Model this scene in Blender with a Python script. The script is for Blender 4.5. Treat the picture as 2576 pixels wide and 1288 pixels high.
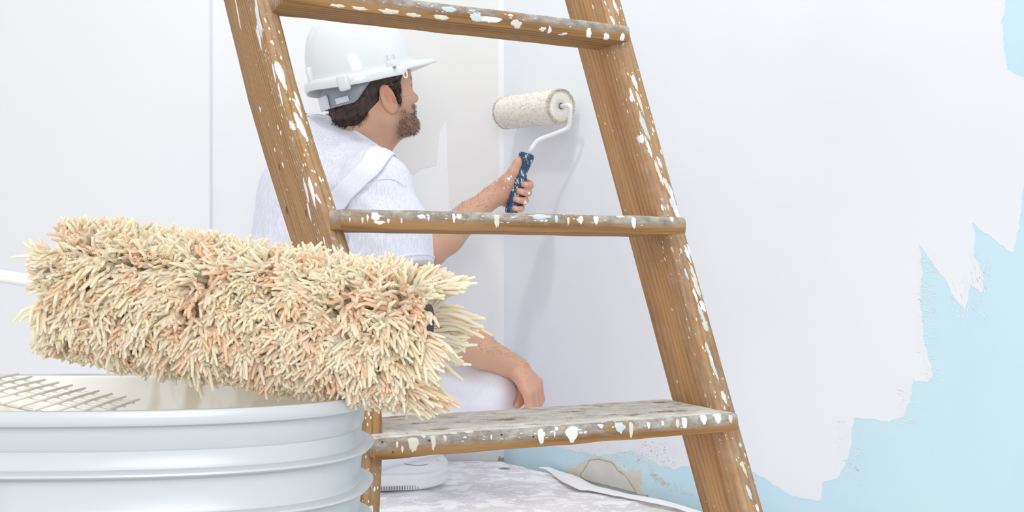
import bpy, bmesh, math, random
import numpy as np
from mathutils import Vector, Matrix
from mathutils import noise as mnoise
from mathutils.bvhtree import BVHTree
from mathutils.geometry import tessellate_polygon

for o in list(bpy.data.objects):
    bpy.data.objects.remove(o, do_unlink=True)
scene = bpy.context.scene
COL = scene.collection
random.seed(7)
rng = np.random.default_rng(7)

# ------------------------------------------------------------------ camera
FPX = 2600.0          # focal length in pixels of a 2576 px wide frame
HZ = 680.0            # horizon row
CH = 0.535            # camera height
cd = bpy.data.cameras.new('camera')
cam = bpy.data.objects.new('camera', cd)
COL.objects.link(cam)
cam.location = (0, 0, CH)
cam.rotation_euler = (math.radians(90), 0, 0)
cd.sensor_width = 36.0
cd.lens = 36.0 * FPX / 2576.0
cd.shift_y = (HZ - 644.0) / 2576.0
cd.clip_start = 0.02
scene.camera = cam

# ------------------------------------------------------------------ world, lights, exposure
w = bpy.data.worlds.new('world')
scene.world = w
w.use_nodes = True
bg = w.node_tree.nodes['Background']
bg.inputs[0].default_value = (0.975, 0.985, 1.0, 1)
bg.inputs[1].default_value = 0.81


def area(name, loc, target, size, power, col=(1, 1, 1)):
    l = bpy.data.lights.new(name, 'AREA')
    l.shape = 'DISK'
    l.size = size
    l.energy = power
    l.color = col
    o = bpy.data.objects.new(name, l)
    COL.objects.link(o)
    o.location = loc
    o.rotation_euler = (Vector(target) - Vector(loc)).to_track_quat('-Z', 'Y').to_euler()
    return o


area('ceiling_lamp', (-0.65, 1.25, 2.7), (0.0, 2.6, 0.5), 0.20, 11.0, (1.0, 0.985, 0.96))
area('ceiling_lamp', (0.1, 1.7, 2.7), (0.1, 2.5, 0.5), 0.20, 6.0, (1.0, 0.985, 0.96))
area('front_fill', (0.05, -1.6, 1.3), (0.0, 2.0, 0.45), 1.6, 43, (1.0, 0.99, 0.97))  # added soft fill behind the camera, brightens the yarn roller and lower walls
scene.cycles.max_bounces = 16
scene.cycles.diffuse_bounces = 12
scene.view_settings.view_transform = 'Standard'
scene.view_settings.look = 'None'
scene.view_settings.gamma = 1.0
scene.view_settings.use_curve_mapping = False
scene.view_settings.exposure = 0.0


# ------------------------------------------------------------------ helpers
def P(px, py, d):
    return Vector(((px - 1288.0) / FPX * d, d, CH - (py - HZ) / FPX * d))


def ray(px, py):
    return Vector(((px - 1288.0) / FPX, 1.0, -(py - HZ) / FPX)).normalized()


def lin(r, g, b):
    def f(c):
        c /= 255.0
        return c / 12.92 if c <= 0.04045 else ((c + 0.055) / 1.055) ** 2.4
    return (f(r), f(g), f(b), 1.0)


def newmesh(name, verts, faces, smooth=True):
    me = bpy.data.meshes.new(name)
    if isinstance(faces, np.ndarray):
        verts = np.asarray(verts, np.float32)
        n, m = len(verts), len(faces)
        k = faces.shape[1]
        me.vertices.add(n)
        me.vertices.foreach_set('co', verts.ravel())
        me.loops.add(m * k)
        me.loops.foreach_set('vertex_index', faces.astype(np.int32).ravel())
        me.polygons.add(m)
        me.polygons.foreach_set('loop_start', np.arange(0, m * k, k, dtype=np.int32))
        me.update(calc_edges=True)
        me.validate()
    else:
        me.from_pydata([tuple(v) for v in verts], [], faces)
        me.update()
    if smooth:
        me.shade_smooth()
    return me


def obj(name, me, mat=None, parent=None):
    o = bpy.data.objects.new(name, me)
    COL.objects.link(o)
    if mat is not None:
        me.materials.append(mat)
    if parent is not None:
        o.parent = parent
        o.matrix_parent_inverse = parent.matrix_world.inverted()
    return o


def tag(o, label=None, cat=None, group=None, kind=None):
    if label: o['label'] = label
    if cat: o['category'] = cat
    if group: o['group'] = group
    if kind: o['kind'] = kind
    return o


def empty(name, loc, label, cat, group=None):
    o = bpy.data.objects.new(name, None)
    COL.objects.link(o)
    o.location = loc
    o.empty_display_size = 0.05
    bpy.context.view_layer.update()
    return tag(o, label, cat, group)


def attr_vec(me, name, arr):
    a = me.attributes.new(name, 'FLOAT_VECTOR', 'POINT')
    a.data.foreach_set('vector', np.asarray(arr, np.float32).ravel())


def attr_col(me, name, arr):
    a = me.attributes.new(name, 'FLOAT_COLOR', 'POINT')
    arr = np.asarray(arr, np.float32)
    if arr.shape[1] == 3:
        arr = np.concatenate([arr, np.ones((len(arr), 1), np.float32)], 1)
    a.data.foreach_set('color', arr.ravel())


def attr_f(me, name, arr):
    a = me.attributes.new(name, 'FLOAT', 'POINT')
    a.data.foreach_set('value', np.asarray(arr, np.float32).ravel())


def tube(pts, radii, sides=10, cap=True):
    """swept tube; returns verts, faces (lists)"""
    pts = [Vector(p) for p in pts]
    if not hasattr(radii, '__len__'):
        radii = [radii] * len(pts)
    V, F = [], []
    prev = None
    for i, p in enumerate(pts):
        t = (pts[min(i + 1, len(pts) - 1)] - pts[max(i - 1, 0)]).normalized()
        if prev is None:
            a = Vector((0, 0, 1)) if abs(t.z) < 0.9 else Vector((1, 0, 0))
            n = t.cross(a).normalized()
        else:
            n = (prev - t * prev.dot(t)).normalized()
        prev = n
        b = t.cross(n)
        for k in range(sides):
            an = 2 * math.pi * k / sides
            V.append(p + (n * math.cos(an) + b * math.sin(an)) * radii[i])
    for i in range(len(pts) - 1):
        for k in range(sides):
            k2 = (k + 1) % sides
            F.append((i * sides + k, i * sides + k2, (i + 1) * sides + k2, (i + 1) * sides + k))
    if cap:
        F.append(tuple(range(sides - 1, -1, -1)))
        F.append(tuple(range((len(pts) - 1) * sides, len(pts) * sides)))
    return V, F


def spline(pts, n):
    """Catmull-Rom resample"""
    pts = [Vector(p) for p in pts]
    q = [pts[0] * 2 - pts[1]] + pts + [pts[-1] * 2 - pts[-2]]
    out = []
    m = len(pts) - 1
    for i in range(n):
        s = i / (n - 1) * m
        k = min(int(s), m - 1)
        t = s - k
        a, b, c, d = q[k:k + 4]
        out.append(0.5 * ((2 * b) + (c - a) * t + (2 * a - 5 * b + 4 * c - d) * t * t + (3 * b - a - 3 * c + d) * t ** 3))
    return out


def lathe(prof, axis0, adir, sides=32, close=False):
    """prof: list of (r, s) along adir from axis0"""
    adir = Vector(adir).normalized()
    a = Vector((0, 0, 1)) if abs(adir.z) < 0.9 else Vector((1, 0, 0))
    n = adir.cross(a).normalized()
    b = adir.cross(n)
    V, F = [], []
    for r, s in prof:
        for k in range(sides):
            an = 2 * math.pi * k / sides
            V.append(Vector(axis0) + adir * s + (n * math.cos(an) + b * math.sin(an)) * r)
    m = len(prof)
    for i in range(m - 1):
        for k in range(sides):
            k2 = (k + 1) % sides
            F.append((i * sides + k, i * sides + k2, (i + 1) * sides + k2, (i + 1) * sides + k))
    return V, F


def merge(*vfs):
    V, F = [], []
    for v, f in vfs:
        o = len(V)
        V += list(v)
        F += [tuple(i + o for i in q) for q in f]
    return V, F


def box(center, ax, ay, az, sx, sy, sz, bev=0.0):
    """oriented box with a bevel (as verts/faces)"""
    bm = bmesh.new()
    bmesh.ops.create_cube(bm, size=1.0)
    for v in bm.verts:
        v.co = Vector((v.co.x * sx, v.co.y * sy, v.co.z * sz))
    if bev > 0:
        bmesh.ops.bevel(bm, geom=list(bm.edges), offset=bev, segments=3, profile=0.5, affect='EDGES')
    M = Matrix((ax, ay, az)).transposed()
    V = [Vector(center) + M @ v.co for v in bm.verts]
    bm.verts.index_update()
    F = [tuple(v.index for v in f.verts) for f in bm.faces]
    bm.free()
    return V, F


def fbm(p, oct=4, s=1.0):
    return mnoise.fractal(Vector(p) * s, 0.6, 2.0, oct)


def snoise(Pn, freq, seed, n=7):
    r = np.random.default_rng(seed)
    out = np.zeros(Pn.shape[:-1], np.float32)
    for i in range(n):
        d = r.normal(size=3); d /= np.linalg.norm(d)
        f = freq * r.uniform(0.6, 1.6)
        out += np.sin((Pn @ (d * f).astype(np.float32)) + r.uniform(0, 6.28)).astype(np.float32)
    return out / math.sqrt(n)


# ------------------------------------------------------------------ node helpers
class NT:
    def __init__(self, name):
        self.m = bpy.data.materials.new(name)
        self.m.use_nodes = True
        self.t = self.m.node_tree
        self.b = self.t.nodes['Principled BSDF']

    def n(self, typ, ins=None, **kw):
        nd = self.t.nodes.new(typ)
        for k, v in kw.items():
            setattr(nd, k, v)
        if ins:
            for k, v in ins.items():
                self.set(nd.inputs[k], v)
        return nd

    def set(self, sock, v):
        if isinstance(v, bpy.types.NodeSocket):
            self.t.links.new(v, sock)
        else:
            sock.default_value = v

    def math(self, op, a, b=0.0, c=0.0, clamp=False):
        nd = self.n('ShaderNodeMath', operation=op, use_clamp=clamp)
        self.set(nd.inputs[0], a); self.set(nd.inputs[1], b); self.set(nd.inputs[2], c)
        return nd.outputs[0]

    def mix(self, f, a, b):
        nd = self.n('ShaderNodeMix', data_type='RGBA')
        self.set(nd.inputs[0], f); self.set(nd.inputs[6], a); self.set(nd.inputs[7], b)
        return nd.outputs[2]

    def ramp(self, f, stops, interp='LINEAR'):
        nd = self.n('ShaderNodeValToRGB')
        nd.color_ramp.interpolation = interp
        el = nd.color_ramp.elements
        while len(el) < len(stops):
            el.new(0.5)
        for e, (p, c) in zip(el, stops):
            e.position = p
            e.color = c if hasattr(c, '__len__') else (c, c, c, 1)
        self.set(nd.inputs[0], f)
        return nd.outputs[0]

    def mapping(self, vec, scale=(1, 1, 1), loc=(0, 0, 0), rot=(0, 0, 0)):
        nd = self.n('ShaderNodeMapping')
        self.set(nd.inputs['Vector'], vec)
        nd.inputs['Scale'].default_value = scale
        nd.inputs['Location'].default_value = loc
        nd.inputs['Rotation'].default_value = rot
        return nd.outputs[0]

    def noise(self, vec, scale, detail=3.0, rough=0.55, dist=0.0):
        nd = self.n('ShaderNodeTexNoise')
        self.set(nd.inputs['Vector'], vec)
        nd.inputs['Scale'].default_value = scale
        nd.inputs['Detail'].default_value = detail
        nd.inputs['Roughness'].default_value = rough
        nd.inputs['Distortion'].default_value = dist
        return nd.outputs[0]

    def attr(self, name, out='Vector'):
        nd = self.n('ShaderNodeAttribute', attribute_name=name)
        return nd.outputs[out]

    def obj(self):
        return self.n('ShaderNodeTexCoord').outputs['Object']

    def bump(self, h, strength=0.3, dist=0.001):
        nd = self.n('ShaderNodeBump')
        nd.inputs['Strength'].default_value = strength
        nd.inputs['Distance'].default_value = dist
        self.set(nd.inputs['Height'], h)
        self.t.links.new(nd.outputs[0], self.b.inputs['Normal'])

    def out(self, color=None, rough=0.5, **kw):
        if color is not None:
            self.set(self.b.inputs['Base Color'], color)
        self.set(self.b.inputs['Roughness'], rough)
        for k, v in kw.items():
            self.set(self.b.inputs[k.replace('_', ' ')], v)
        return self.m


def plain(name, col, rough=0.5, noise_amt=0.03, scale=30, bump=0.0, bdist=0.0005, **kw):
    m = NT(name)
    nz = m.noise(m.obj(), scale, 3)
    c2 = tuple(max(0, x * (1 - 2 * noise_amt)) for x in col[:3]) + (1,)
    cc = m.ramp(nz, [(0.3, c2), (0.7, col)])
    if bump:
        m.bump(m.noise(m.obj(), scale * 6, 3), bump, bdist)
    return m.out(cc, rough, **kw)


# ------------------------------------------------------------------ signed-distance modelling
class SDF:
    def __init__(self):
        self.pr = []

    def cone(self, a, b, ra, rb, k=0.01, op='u'):
        a = np.array(a, np.float32); b = np.array(b, np.float32)
        ba = b - a
        L = float(ba @ ba) + 1e-12
        def f(p):
            q = p - a
            h = np.clip((q @ ba) / L, 0, 1)
            return np.sqrt(((q - h[..., None] * ba) ** 2).sum(-1)) - (ra + (rb - ra) * h)
        r = max(ra, rb)
        self.pr.append((f, np.minimum(a, b) - r, np.maximum(a, b) + r, k, op))
        return self

    def chain(self, pts, rad, k=0.008, op='u'):
        for i in range(len(pts) - 1):
            self.cone(pts[i], pts[i + 1], rad[i], rad[i + 1], k, op)
        return self

    def ell(self, c, axes, r, k=0.01, op='u'):
        c = np.array(c, np.float32)
        A = np.array([list(x) for x in axes], np.float32).T      # world -> local by p @ A
        r = np.array(r, np.float32)
        def f(p):
            q = (p - c) @ A
            k0 = np.sqrt(((q / r) ** 2).sum(-1)) + 1e-9
            k1 = np.sqrt(((q / (r * r)) ** 2).sum(-1)) + 1e-9
            return k0 * (k0 - 1.0) / k1
        m = float(r.max())
        self.pr.append((f, c - m, c + m, k, op))
        return self

    def eval(self, pts, ctr, rad, post=None):
        """pts (n, m, 3) grouped by blocks with centres ctr and radius rad"""
        d = np.full(pts.shape[:2], 0.25, np.float32)
        for f, lo, hi, k, op in self.pr:
            mg = rad + k * 1.5 + 0.012
            s = np.where(((ctr > lo - mg) & (ctr < hi + mg)).all(1))[0]
            if len(s) == 0:
                continue
            e = f(pts[s]).astype(np.float32)
            o = d[s]
            if op == 'u':
                h = np.clip(0.5 + 0.5 * (o - e) / k, 0, 1)
                d[s] = o * (1 - h) + e * h - k * h * (1 - h)
            else:
                h = np.clip(0.5 - 0.5 * (o + e) / k, 0, 1)
                d[s] = o * (1 - h) - e * h + k * h * (1 - h)
        if post:
            d = post(pts, d)
        return d

    def mesh(self, vox, post=None, pad=0.02):
        lo = np.min([p[1] for p in self.pr if p[4] == 'u'], 0) - pad
        hi = np.max([p[2] for p in self.pr if p[4] == 'u'], 0) + pad
        B = 8
        nb = np.ceil((hi - lo) / (vox * B)).astype(int) + 1
        bi = np.stack(np.meshgrid(*[np.arange(n) for n in nb], indexing='ij'), -1).reshape(-1, 3)
        ctr = (lo + (bi * B + (B - 1) / 2) * vox).astype(np.float32)
        hd = B * vox * 0.9
        dc = self.eval(ctr[:, None, :], ctr, hd * 1.2, post)[:, 0]
        act = np.abs(dc) < hd * 1.25 + 0.012
        V = np.empty(tuple(nb * B), np.float32)
        V6 = V.reshape(nb[0], B, nb[1], B, nb[2], B)
        V6[:] = np.where(dc < 0, -0.1, 0.1).astype(np.float32).reshape(nb[0], 1, nb[1], 1, nb[2], 1)
        off = (np.stack(np.meshgrid(*[np.arange(B)] * 3, indexing='ij'), -1).reshape(-1, 3) * vox).astype(np.float32)
        ai = np.where(act)[0]
        for s in range(0, len(ai), 2000):
            a = ai[s:s + 2000]
            base = (lo + bi[a] * B * vox).astype(np.float32)
            pts = base[:, None, :] + off[None]
            d = self.eval(pts, ctr[a], hd, post).reshape(-1, B, B, B)
            b = bi[a]
            V6[b[:, 0], :, b[:, 1], :, b[:, 2], :] = d
        return surface_nets(V, lo, vox)


def surface_nets(V, lo, vox):
    S = V < 0
    acc = np.zeros(tuple(np.array(V.shape) - 1), np.uint8)
    for dx in (0, 1):
        for dy in (0, 1):
            for dz in (0, 1):
                acc += S[dx:V.shape[0] - 1 + dx, dy:V.shape[1] - 1 + dy, dz:V.shape[2] - 1 + dz]
    cells = np.argwhere((acc > 0) & (acc < 8))
    idx = np.full(acc.shape, -1, np.int32)
    idx[cells[:, 0], cells[:, 1], cells[:, 2]] = np.arange(len(cells))
    cor = [(0, 0, 0), (1, 0, 0), (0, 1, 0), (1, 1, 0), (0, 0, 1), (1, 0, 1), (0, 1, 1), (1, 1, 1)]
    val = [V[cells[:, 0] + c[0], cells[:, 1] + c[1], cells[:, 2] + c[2]] for c in cor]
    sm = np.zeros((len(cells), 3)); ct = np.zeros(len(cells))
    for a, b in [(0, 1), (2, 3), (4, 5), (6, 7), (0, 2), (1, 3), (4, 6), (5, 7), (0, 4), (1, 5), (2, 6), (3, 7)]:
        m = (val[a] < 0) != (val[b] < 0)
        t = val[a][m] / (val[a][m] - val[b][m])
        ca, cb = np.array(cor[a]), np.array(cor[b])
        sm[m] += ca + t[:, None] * (cb - ca)
        ct[m] += 1
    verts = lo + (cells + sm / ct[:, None]) * vox
    faces = []
    for ax in range(3):
        o1, o2 = [(1, 2), (2, 0), (0, 1)][ax]
        sl0 = [slice(1, None)] * 3; sl1 = [slice(1, None)] * 3
        sl0[ax] = slice(0, -1)
        A = S[tuple(sl0)]; Bm = S[tuple(sl1)]
        # edges from p to p+e_ax with p having other coords >=1
        mm = A != Bm
        e = np.argwhere(mm)
        e[:, o1] += 1; e[:, o2] += 1
        ok = np.ones(len(e), bool)
        for o in (o1, o2):
            ok &= e[:, o] < acc.shape[o]
        ok &= e[:, ax] < acc.shape[ax]
        e = e[ok]
        q = []
        for s1, s2 in ((-1, -1), (0, -1), (0, 0), (-1, 0)):
            c = e.copy(); c[:, o1] += s1; c[:, o2] += s2
            q.append(idx[c[:, 0], c[:, 1], c[:, 2]])
        q = np.stack(q, 1)
        inside = S[e[:, 0], e[:, 1], e[:, 2]]
        q[~inside] = q[~inside][:, ::-1]
        faces.append(q)
    faces = np.concatenate(faces)
    faces = faces[(faces >= 0).all(1)]
    return verts.astype(np.float32), faces


def relax(verts, faces, it=1, lam=0.5):
    v = verts.astype(np.float64).copy()
    n = len(v)
    e = np.concatenate([faces[:, [0, 1]], faces[:, [1, 2]], faces[:, [2, 3]], faces[:, [3, 0]]])
    deg = np.bincount(e[:, 0], minlength=n) + np.bincount(e[:, 1], minlength=n)
    for _ in range(it):
        s = np.zeros_like(v)
        for c in range(3):
            s[:, c] = np.bincount(e[:, 0], v[e[:, 1], c], n) + np.bincount(e[:, 1], v[e[:, 0], c], n)
        v += lam * (s / np.maximum(deg, 1)[:, None] - v)
    return v.astype(np.float32)


# ------------------------------------------------------------------ materials
M = {}
M['wall_white'] = plain('wall_white', lin(233, 235, 237), 0.75, 0.012, 2.0, 0.12, 0.0006)
M['wall_pier'] = plain('wall_pier', lin(233, 234, 237), 0.75, 0.012, 2.0, 0.1, 0.0006)


def blue_wall():
    m = NT('wall_blue')
    o = m.obj()
    a = m.noise(o, 2.2, 3)
    c = m.ramp(a, [(0.3, lin(186, 222, 238)), (0.5, lin(198, 227, 239)), (0.7, lin(203, 232, 237))])
    m.bump(m.noise(m.mapping(o, (40, 40, 200)), 3, 4), 0.15, 0.0006)
    return m.out(c, 0.7)


M['wall_blue'] = blue_wall()


def coat():
    m = NT('white_coat')
    o = m.obj()
    a = m.noise(o, 1.6, 2)
    c = m.ramp(a, [(0.3, lin(228, 230, 238)), (0.7, lin(233, 238, 242))])
    m.bump(m.noise(m.mapping(o, (60, 60, 260)), 2, 4), 0.12, 0.0006)
    return m.out(c, 0.7)


M['coat'] = coat()
M['grey_patch'] = plain('grey_patch', lin(225, 225, 224), 0.75, 0.01, 4)


def wood(name, c0, c1, c2, spat=0.5, rw=0.24):
    m = NT(name)
    g = m.attr('grain')
    wob = m.noise(m.mapping(g, (9, 1.5, 9)), 1.0, 2)
    sep = m.n('ShaderNodeSeparateXYZ', {0: g})
    across = m.math('ADD', m.math('ADD', sep.outputs[0], sep.outputs[2]), m.math('MULTIPLY', wob, 0.055))
    ring = m.math('SINE', m.math('MULTIPLY', across, 640.0))
    ring = m.math('SUBTRACT', 1.0, m.math('POWER', m.math('MULTIPLY_ADD', ring, 0.5, 0.5), 3.0))
    fine = m.noise(m.mapping(g, (500, 14, 500)), 1.0, 3)
    big = m.noise(m.mapping(g, (25, 3, 25)), 1.0, 3)
    f = m.math('ADD', m.math('MULTIPLY', ring, rw), m.math('ADD', m.math('MULTIPLY', fine, 0.40), m.math('MULTIPLY', big, 0.45)))
    col = m.ramp(f, [(0.30, c0), (0.55, c1), (0.85, c2)])
    # grey worn film where feet and paint have rubbed the tread
    wear = m.attr('wear', 'Fac')
    wn = m.noise(m.mapping(g, (30, 18, 30)), 1.0, 5, 0.65)
    wf = m.math('MULTIPLY', wear, m.ramp(wn, [(0.34, 0.0), (0.52, 1.0)]), clamp=True)
    grey = m.ramp(m.noise(m.mapping(g, (70, 40, 70)), 1.0, 5, 0.7),
                  [(0.30, lin(112, 106, 100)), (0.48, lin(158, 152, 144)), (0.62, lin(186, 183, 176)), (0.78, lin(222, 219, 211))])
    topc = m.ramp(m.noise(m.mapping(g, (60, 28, 60), (2, 4, 1)), 1.0, 6, 0.7), [(0.30, lin(165, 162, 154)), (0.42, lin(202, 199, 191)), (0.56, lin(220, 217, 210)), (0.70, lin(236, 234, 226))])
    grey = m.mix(m.attr('top', 'Fac'), grey, topc)
    col = m.mix(wf, col, grey)
    # fine paint specks
    tot = None
    for sc, thr, seed in (((300, 150, 300), 0.42, 0.0), ((130, 60, 130), 0.34, 5.0)):
        v = m.n('ShaderNodeTexVoronoi', {'Vector': m.mapping(g, sc, (seed, seed, seed)), 'Scale': 1.0})
        r = m.n('ShaderNodeSeparateColor', {0: v.outputs['Color']})
        lim = m.math('MULTIPLY', m.math('GREATER_THAN', r.outputs[0], 1.0 - spat * 0.5), m.math('MULTIPLY', r.outputs[1], thr))
        s = m.math('LESS_THAN', v.outputs['Distance'], lim)
        tot = s if tot is None else m.math('MAXIMUM', tot, s)
    dens = m.ramp(m.noise(m.mapping(g, (14, 8, 14), (3, 1, 2)), 1.0, 3), [(0.42, 0.0), (0.5, 1.0)])
    tot = m.math('MULTIPLY', m.math('MULTIPLY', tot, dens), m.math('GREATER_THAN', m.attr('edge', 'Fac'), m.noise(m.mapping(g, (60, 60, 60)), 1.0, 2)))
    # thin smears
    sm = m.ramp(m.noise(m.mapping(g, (45, 12, 45), (7, 7, 7)), 1.0, 6, 0.7), [(0.62, 0.0), (0.70, min(1.0, spat * 0.9))])
    tot = m.math('MAXIMUM', tot, m.math('MULTIPLY', sm, m.attr('edge', 'Fac')))
    col = m.mix(tot, col, lin(232, 232, 228))
    m.bump(m.math('ADD', fine, m.math('MULTIPLY', ring, 0.4)), 0.35, 0.0006)
    return m.out(col, 0.75, Specular_IOR_Level=0.25)


M['wood_stile'] = wood('wood_stile', lin(124, 80, 40), lin(172, 127, 76), lin(194, 152, 100), 0.62)
M['wood_stile_dark'] = wood('wood_stile_dark', lin(140, 96, 58), lin(190, 144, 96), lin(212, 170, 120), 0.30, 0.10)
M['wood_tread'] = wood('wood_tread', lin(112, 76, 42), lin(156, 116, 72), lin(178, 140, 96), 0.62)
M['knot'] = plain('knot', lin(104, 66, 38), 0.6, 0.3, 200)
M['paint_white'] = plain('paint_white', lin(240, 240, 238), 0.4, 0.02, 60)
M['paint_cream'] = plain('paint_cream', lin(226, 221, 204), 0.45, 0.03, 60)
M['paint_blue'] = plain('paint_blue', lin(206, 222, 228), 0.45, 0.03, 60)
M['plastic_white'] = plain('plastic_white', lin(194, 200, 205), 0.28, 0.008, 5)
M['hat_white'] = plain('hat_white', lin(221, 225, 226), 0.16, 0.004, 5)
M['hat_grey'] = plain('hat_grey', lin(150, 152, 165), 0.3, 0.03, 30)
M['hat_clear'] = plain('hat_clear', lin(214, 217, 222), 0.25, 0.02, 30)
M['shirt'] = None


def fabric(name, c0, c1, weave=900, bump=0.25):
    m = NT(name)
    o = m.obj()
    n1 = m.noise(m.mapping(o, (260, 260, 60)), 1.0, 3)
    c = m.ramp(n1, [(0.35, c0), (0.6, c1)])
    h = m.noise(o, weave, 2)
    m.bump(m.math('ADD', h, m.math('MULTIPLY', m.noise(o, 18, 3), 2.0)), bump, 0.0009)
    return m.out(c, 0.9, Sheen_Weight=0.15)


M['shirt'] = fabric('tshirt_cotton', lin(214, 215, 229), lin(229, 230, 242))
M['overall'] = fabric('overall_cotton', lin(228, 229, 241), lin(232, 233, 244))
M['leather'] = plain('shoe_leather', lin(236, 236, 240), 0.5, 0.02, 80, 0.1)
M['sole'] = plain('shoe_rubber', lin(238, 238, 243), 0.6, 0.02, 40)
M['dark'] = plain('dark_hole', lin(70, 66, 64), 0.7, 0.1, 50)


def skin():
    m = NT('skin')
    base = m.attr('Col', 'Color')
    o = m.obj()
    n = m.noise(o, 60, 4)
    c = m.mix(m.math('MULTIPLY', n, 0.14), base, lin(196, 134, 112))
    m.bump(m.noise(o, 700, 3), 0.18, 0.0006)
    return m.out(c, 0.5, Subsurface_Weight=0.12, Subsurface_Radius=(0.008, 0.004, 0.002), Subsurface_Scale=0.6)


M['skin'] = skin()


def colmat(name, rough, sheen=0.0, trans=0.0):
    m = NT(name)
    return m.out(m.attr('Col', 'Color'), rough, Sheen_Weight=sheen)




def yarn_mat():
    m = NT('yarn')
    c = m.attr('Col', 'Color')
    m.out(c, 0.95, Sheen_Weight=0.25)
    tr = m.n('ShaderNodeBsdfTranslucent', {'Color': c})
    mx = m.n('ShaderNodeMixShader', {0: 0.5})
    m.t.links.new(m.b.outputs[0], mx.inputs[1]); m.t.links.new(tr.outputs[0], mx.inputs[2])
    m.t.links.new(mx.outputs[0], m.t.nodes['Material Output'].inputs[0])
    return m.m


M['yarn'] = yarn_mat()
M['hair'] = colmat('hair', 0.55)
M['core'] = plain('roller_core', lin(84, 86, 90), 0.5, 0.1, 60)
M['core_fabric'] = plain('roller_backing', lin(250, 226, 186), 0.95, 0.1, 300)
M['wire_white'] = plain('painted_wire', lin(236, 237, 240), 0.45, 0.03, 90)
M['wire_grey'] = plain('galvanised_wire', lin(206, 208, 202), 0.45, 0.08, 90)
M['nap_base'] = plain('nap_base', lin(249, 245, 236), 0.95, 0.08, 200)
M['felt_cap'] = plain('end_cap', lin(232, 230, 222), 0.7, 0.05, 90)
M['rust'] = plain('rusty_hole', lin(110, 84, 62), 0.8, 0.2, 200)


def handle_mat():
    m = NT('handle_navy')
    o = m.obj()
    base = m.ramp(m.noise(o, 60, 3), [(0.3, lin(28, 48, 78)), (0.6, lin(44, 72, 108)), (0.8, lin(52, 104, 140))])
    v = m.n('ShaderNodeTexVoronoi', {'Vector': o, 'Scale': 330.0})
    s = m.math('LESS_THAN', v.outputs['Distance'], m.math('MULTIPLY', m.n('ShaderNodeSeparateColor', {0: v.outputs['Color']}).outputs[0], 0.42))
    dn = m.ramp(m.noise(o, 45, 4, 0.7), [(0.5, 0.0), (0.56, 1.0)])
    sm = m.ramp(m.noise(m.mapping(o, (90, 90, 40)), 1.0, 6, 0.75), [(0.57, 0.0), (0.60, 1.0)])
    f = m.math('MAXIMUM', m.math('MULTIPLY', s, dn), sm)
    return m.out(m.mix(f, base, lin(216, 220, 224)), 0.45)


M['handle'] = handle_mat()


def cloth_mat():
    m = NT('drop_cloth_paper')
    o = m.obj()
    base = m.ramp(m.noise(o, 6, 4), [(0.35, lin(221, 218, 219)), (0.65, lin(231, 228, 229))])
    wv = m.n('ShaderNodeVectorMath', {0: o, 1: m.n('ShaderNodeVectorMath', {0: m.n('ShaderNodeTexNoise', {'Vector': o, 'Scale': 9.0}).outputs['Color'], 1: (0.09, 0.09, 0.0)}, operation='MULTIPLY').outputs[0]}, operation='ADD').outputs[0]
    s1 = m.ramp(m.noise(m.mapping(wv, (14, 22, 14)), 1.0, 7, 0.68), [(0.50, 0.0), (0.525, 1.0)])
    v = m.n('ShaderNodeTexVoronoi', {'Vector': m.mapping(wv, (55, 70, 55)), 'Scale': 1.0})
    r = m.n('ShaderNodeSeparateColor', {0: v.outputs['Color']})
    s2 = m.math('LESS_THAN', v.outputs['Distance'], m.math('MULTIPLY', r.outputs[0], 0.36))
    f = m.math('MAXIMUM', s1, s2)
    c = m.mix(f, base, lin(247, 247, 248))
    m.bump(m.math('ADD', m.noise(o, 30, 4), m.math('MULTIPLY', f, 0.25)), 0.35, 0.002)
    return m.out(c, 0.8)


M['cloth'] = cloth_mat()
M['paper_white'] = plain('paper_white', lin(243, 242, 242), 0.8, 0.015, 20)
M['floor'] = plain('concrete_floor', lin(196, 194, 192), 0.85, 0.06, 12, 0.2)
M['plaster_edge'] = plain('old_plaster', lin(222, 216, 202), 0.9, 0.05, 40, 0.3)
M['plaster_core'] = plain('bare_plaster', lin(221, 220, 214), 0.9, 0.05, 25, 0.4)
M['plaster_rim'] = plain('torn_edge', lin(190, 176, 158), 0.9, 0.12, 90, 0.4)
M['stain'] = plain('damp_stain', lin(186, 176, 156), 0.9, 0.1, 90)


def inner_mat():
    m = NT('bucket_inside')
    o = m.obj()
    n = m.ramp(m.noise(m.mapping(o, (22, 22, 9)), 1.0, 3, 0.6), [(0.44, lin(214, 207, 190)), (0.52, lin(241, 240, 236))])  # white is paint film; beige blotches put roller and grid shadow into the colour
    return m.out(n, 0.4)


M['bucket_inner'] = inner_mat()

# ------------------------------------------------------------------ the room
CX, CY = (1268 - 1288) / FPX * 2.9, 2.9                 # room corner on the floor
RD = Vector((0.733, -1.0, 0)).normalized()              # right wall runs this way, towards the camera
RN = Vector((-RD.y, RD.x, 0)) * -1                      # into the room
if RN.x > 0: RN = -RN
BD = Vector((-1.0, 0.02, 0)).normalized()               # back wall runs left
CORNER = Vector((CX, CY, 0))


def WR(px, py, off=0.0):
    """point of the right wall seen at a pixel"""
    r = ray(px, py)
    o = Vector((0, 0, CH))
    t = (CORNER + RN * off - o).dot(RN) / r.dot(RN)
    return o + r * t


def FLR(px, py, z=0.0):
    r = ray(px, py)
    t = (z - CH) / r.z
    return Vector((0, 0, CH)) + r * t


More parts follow.
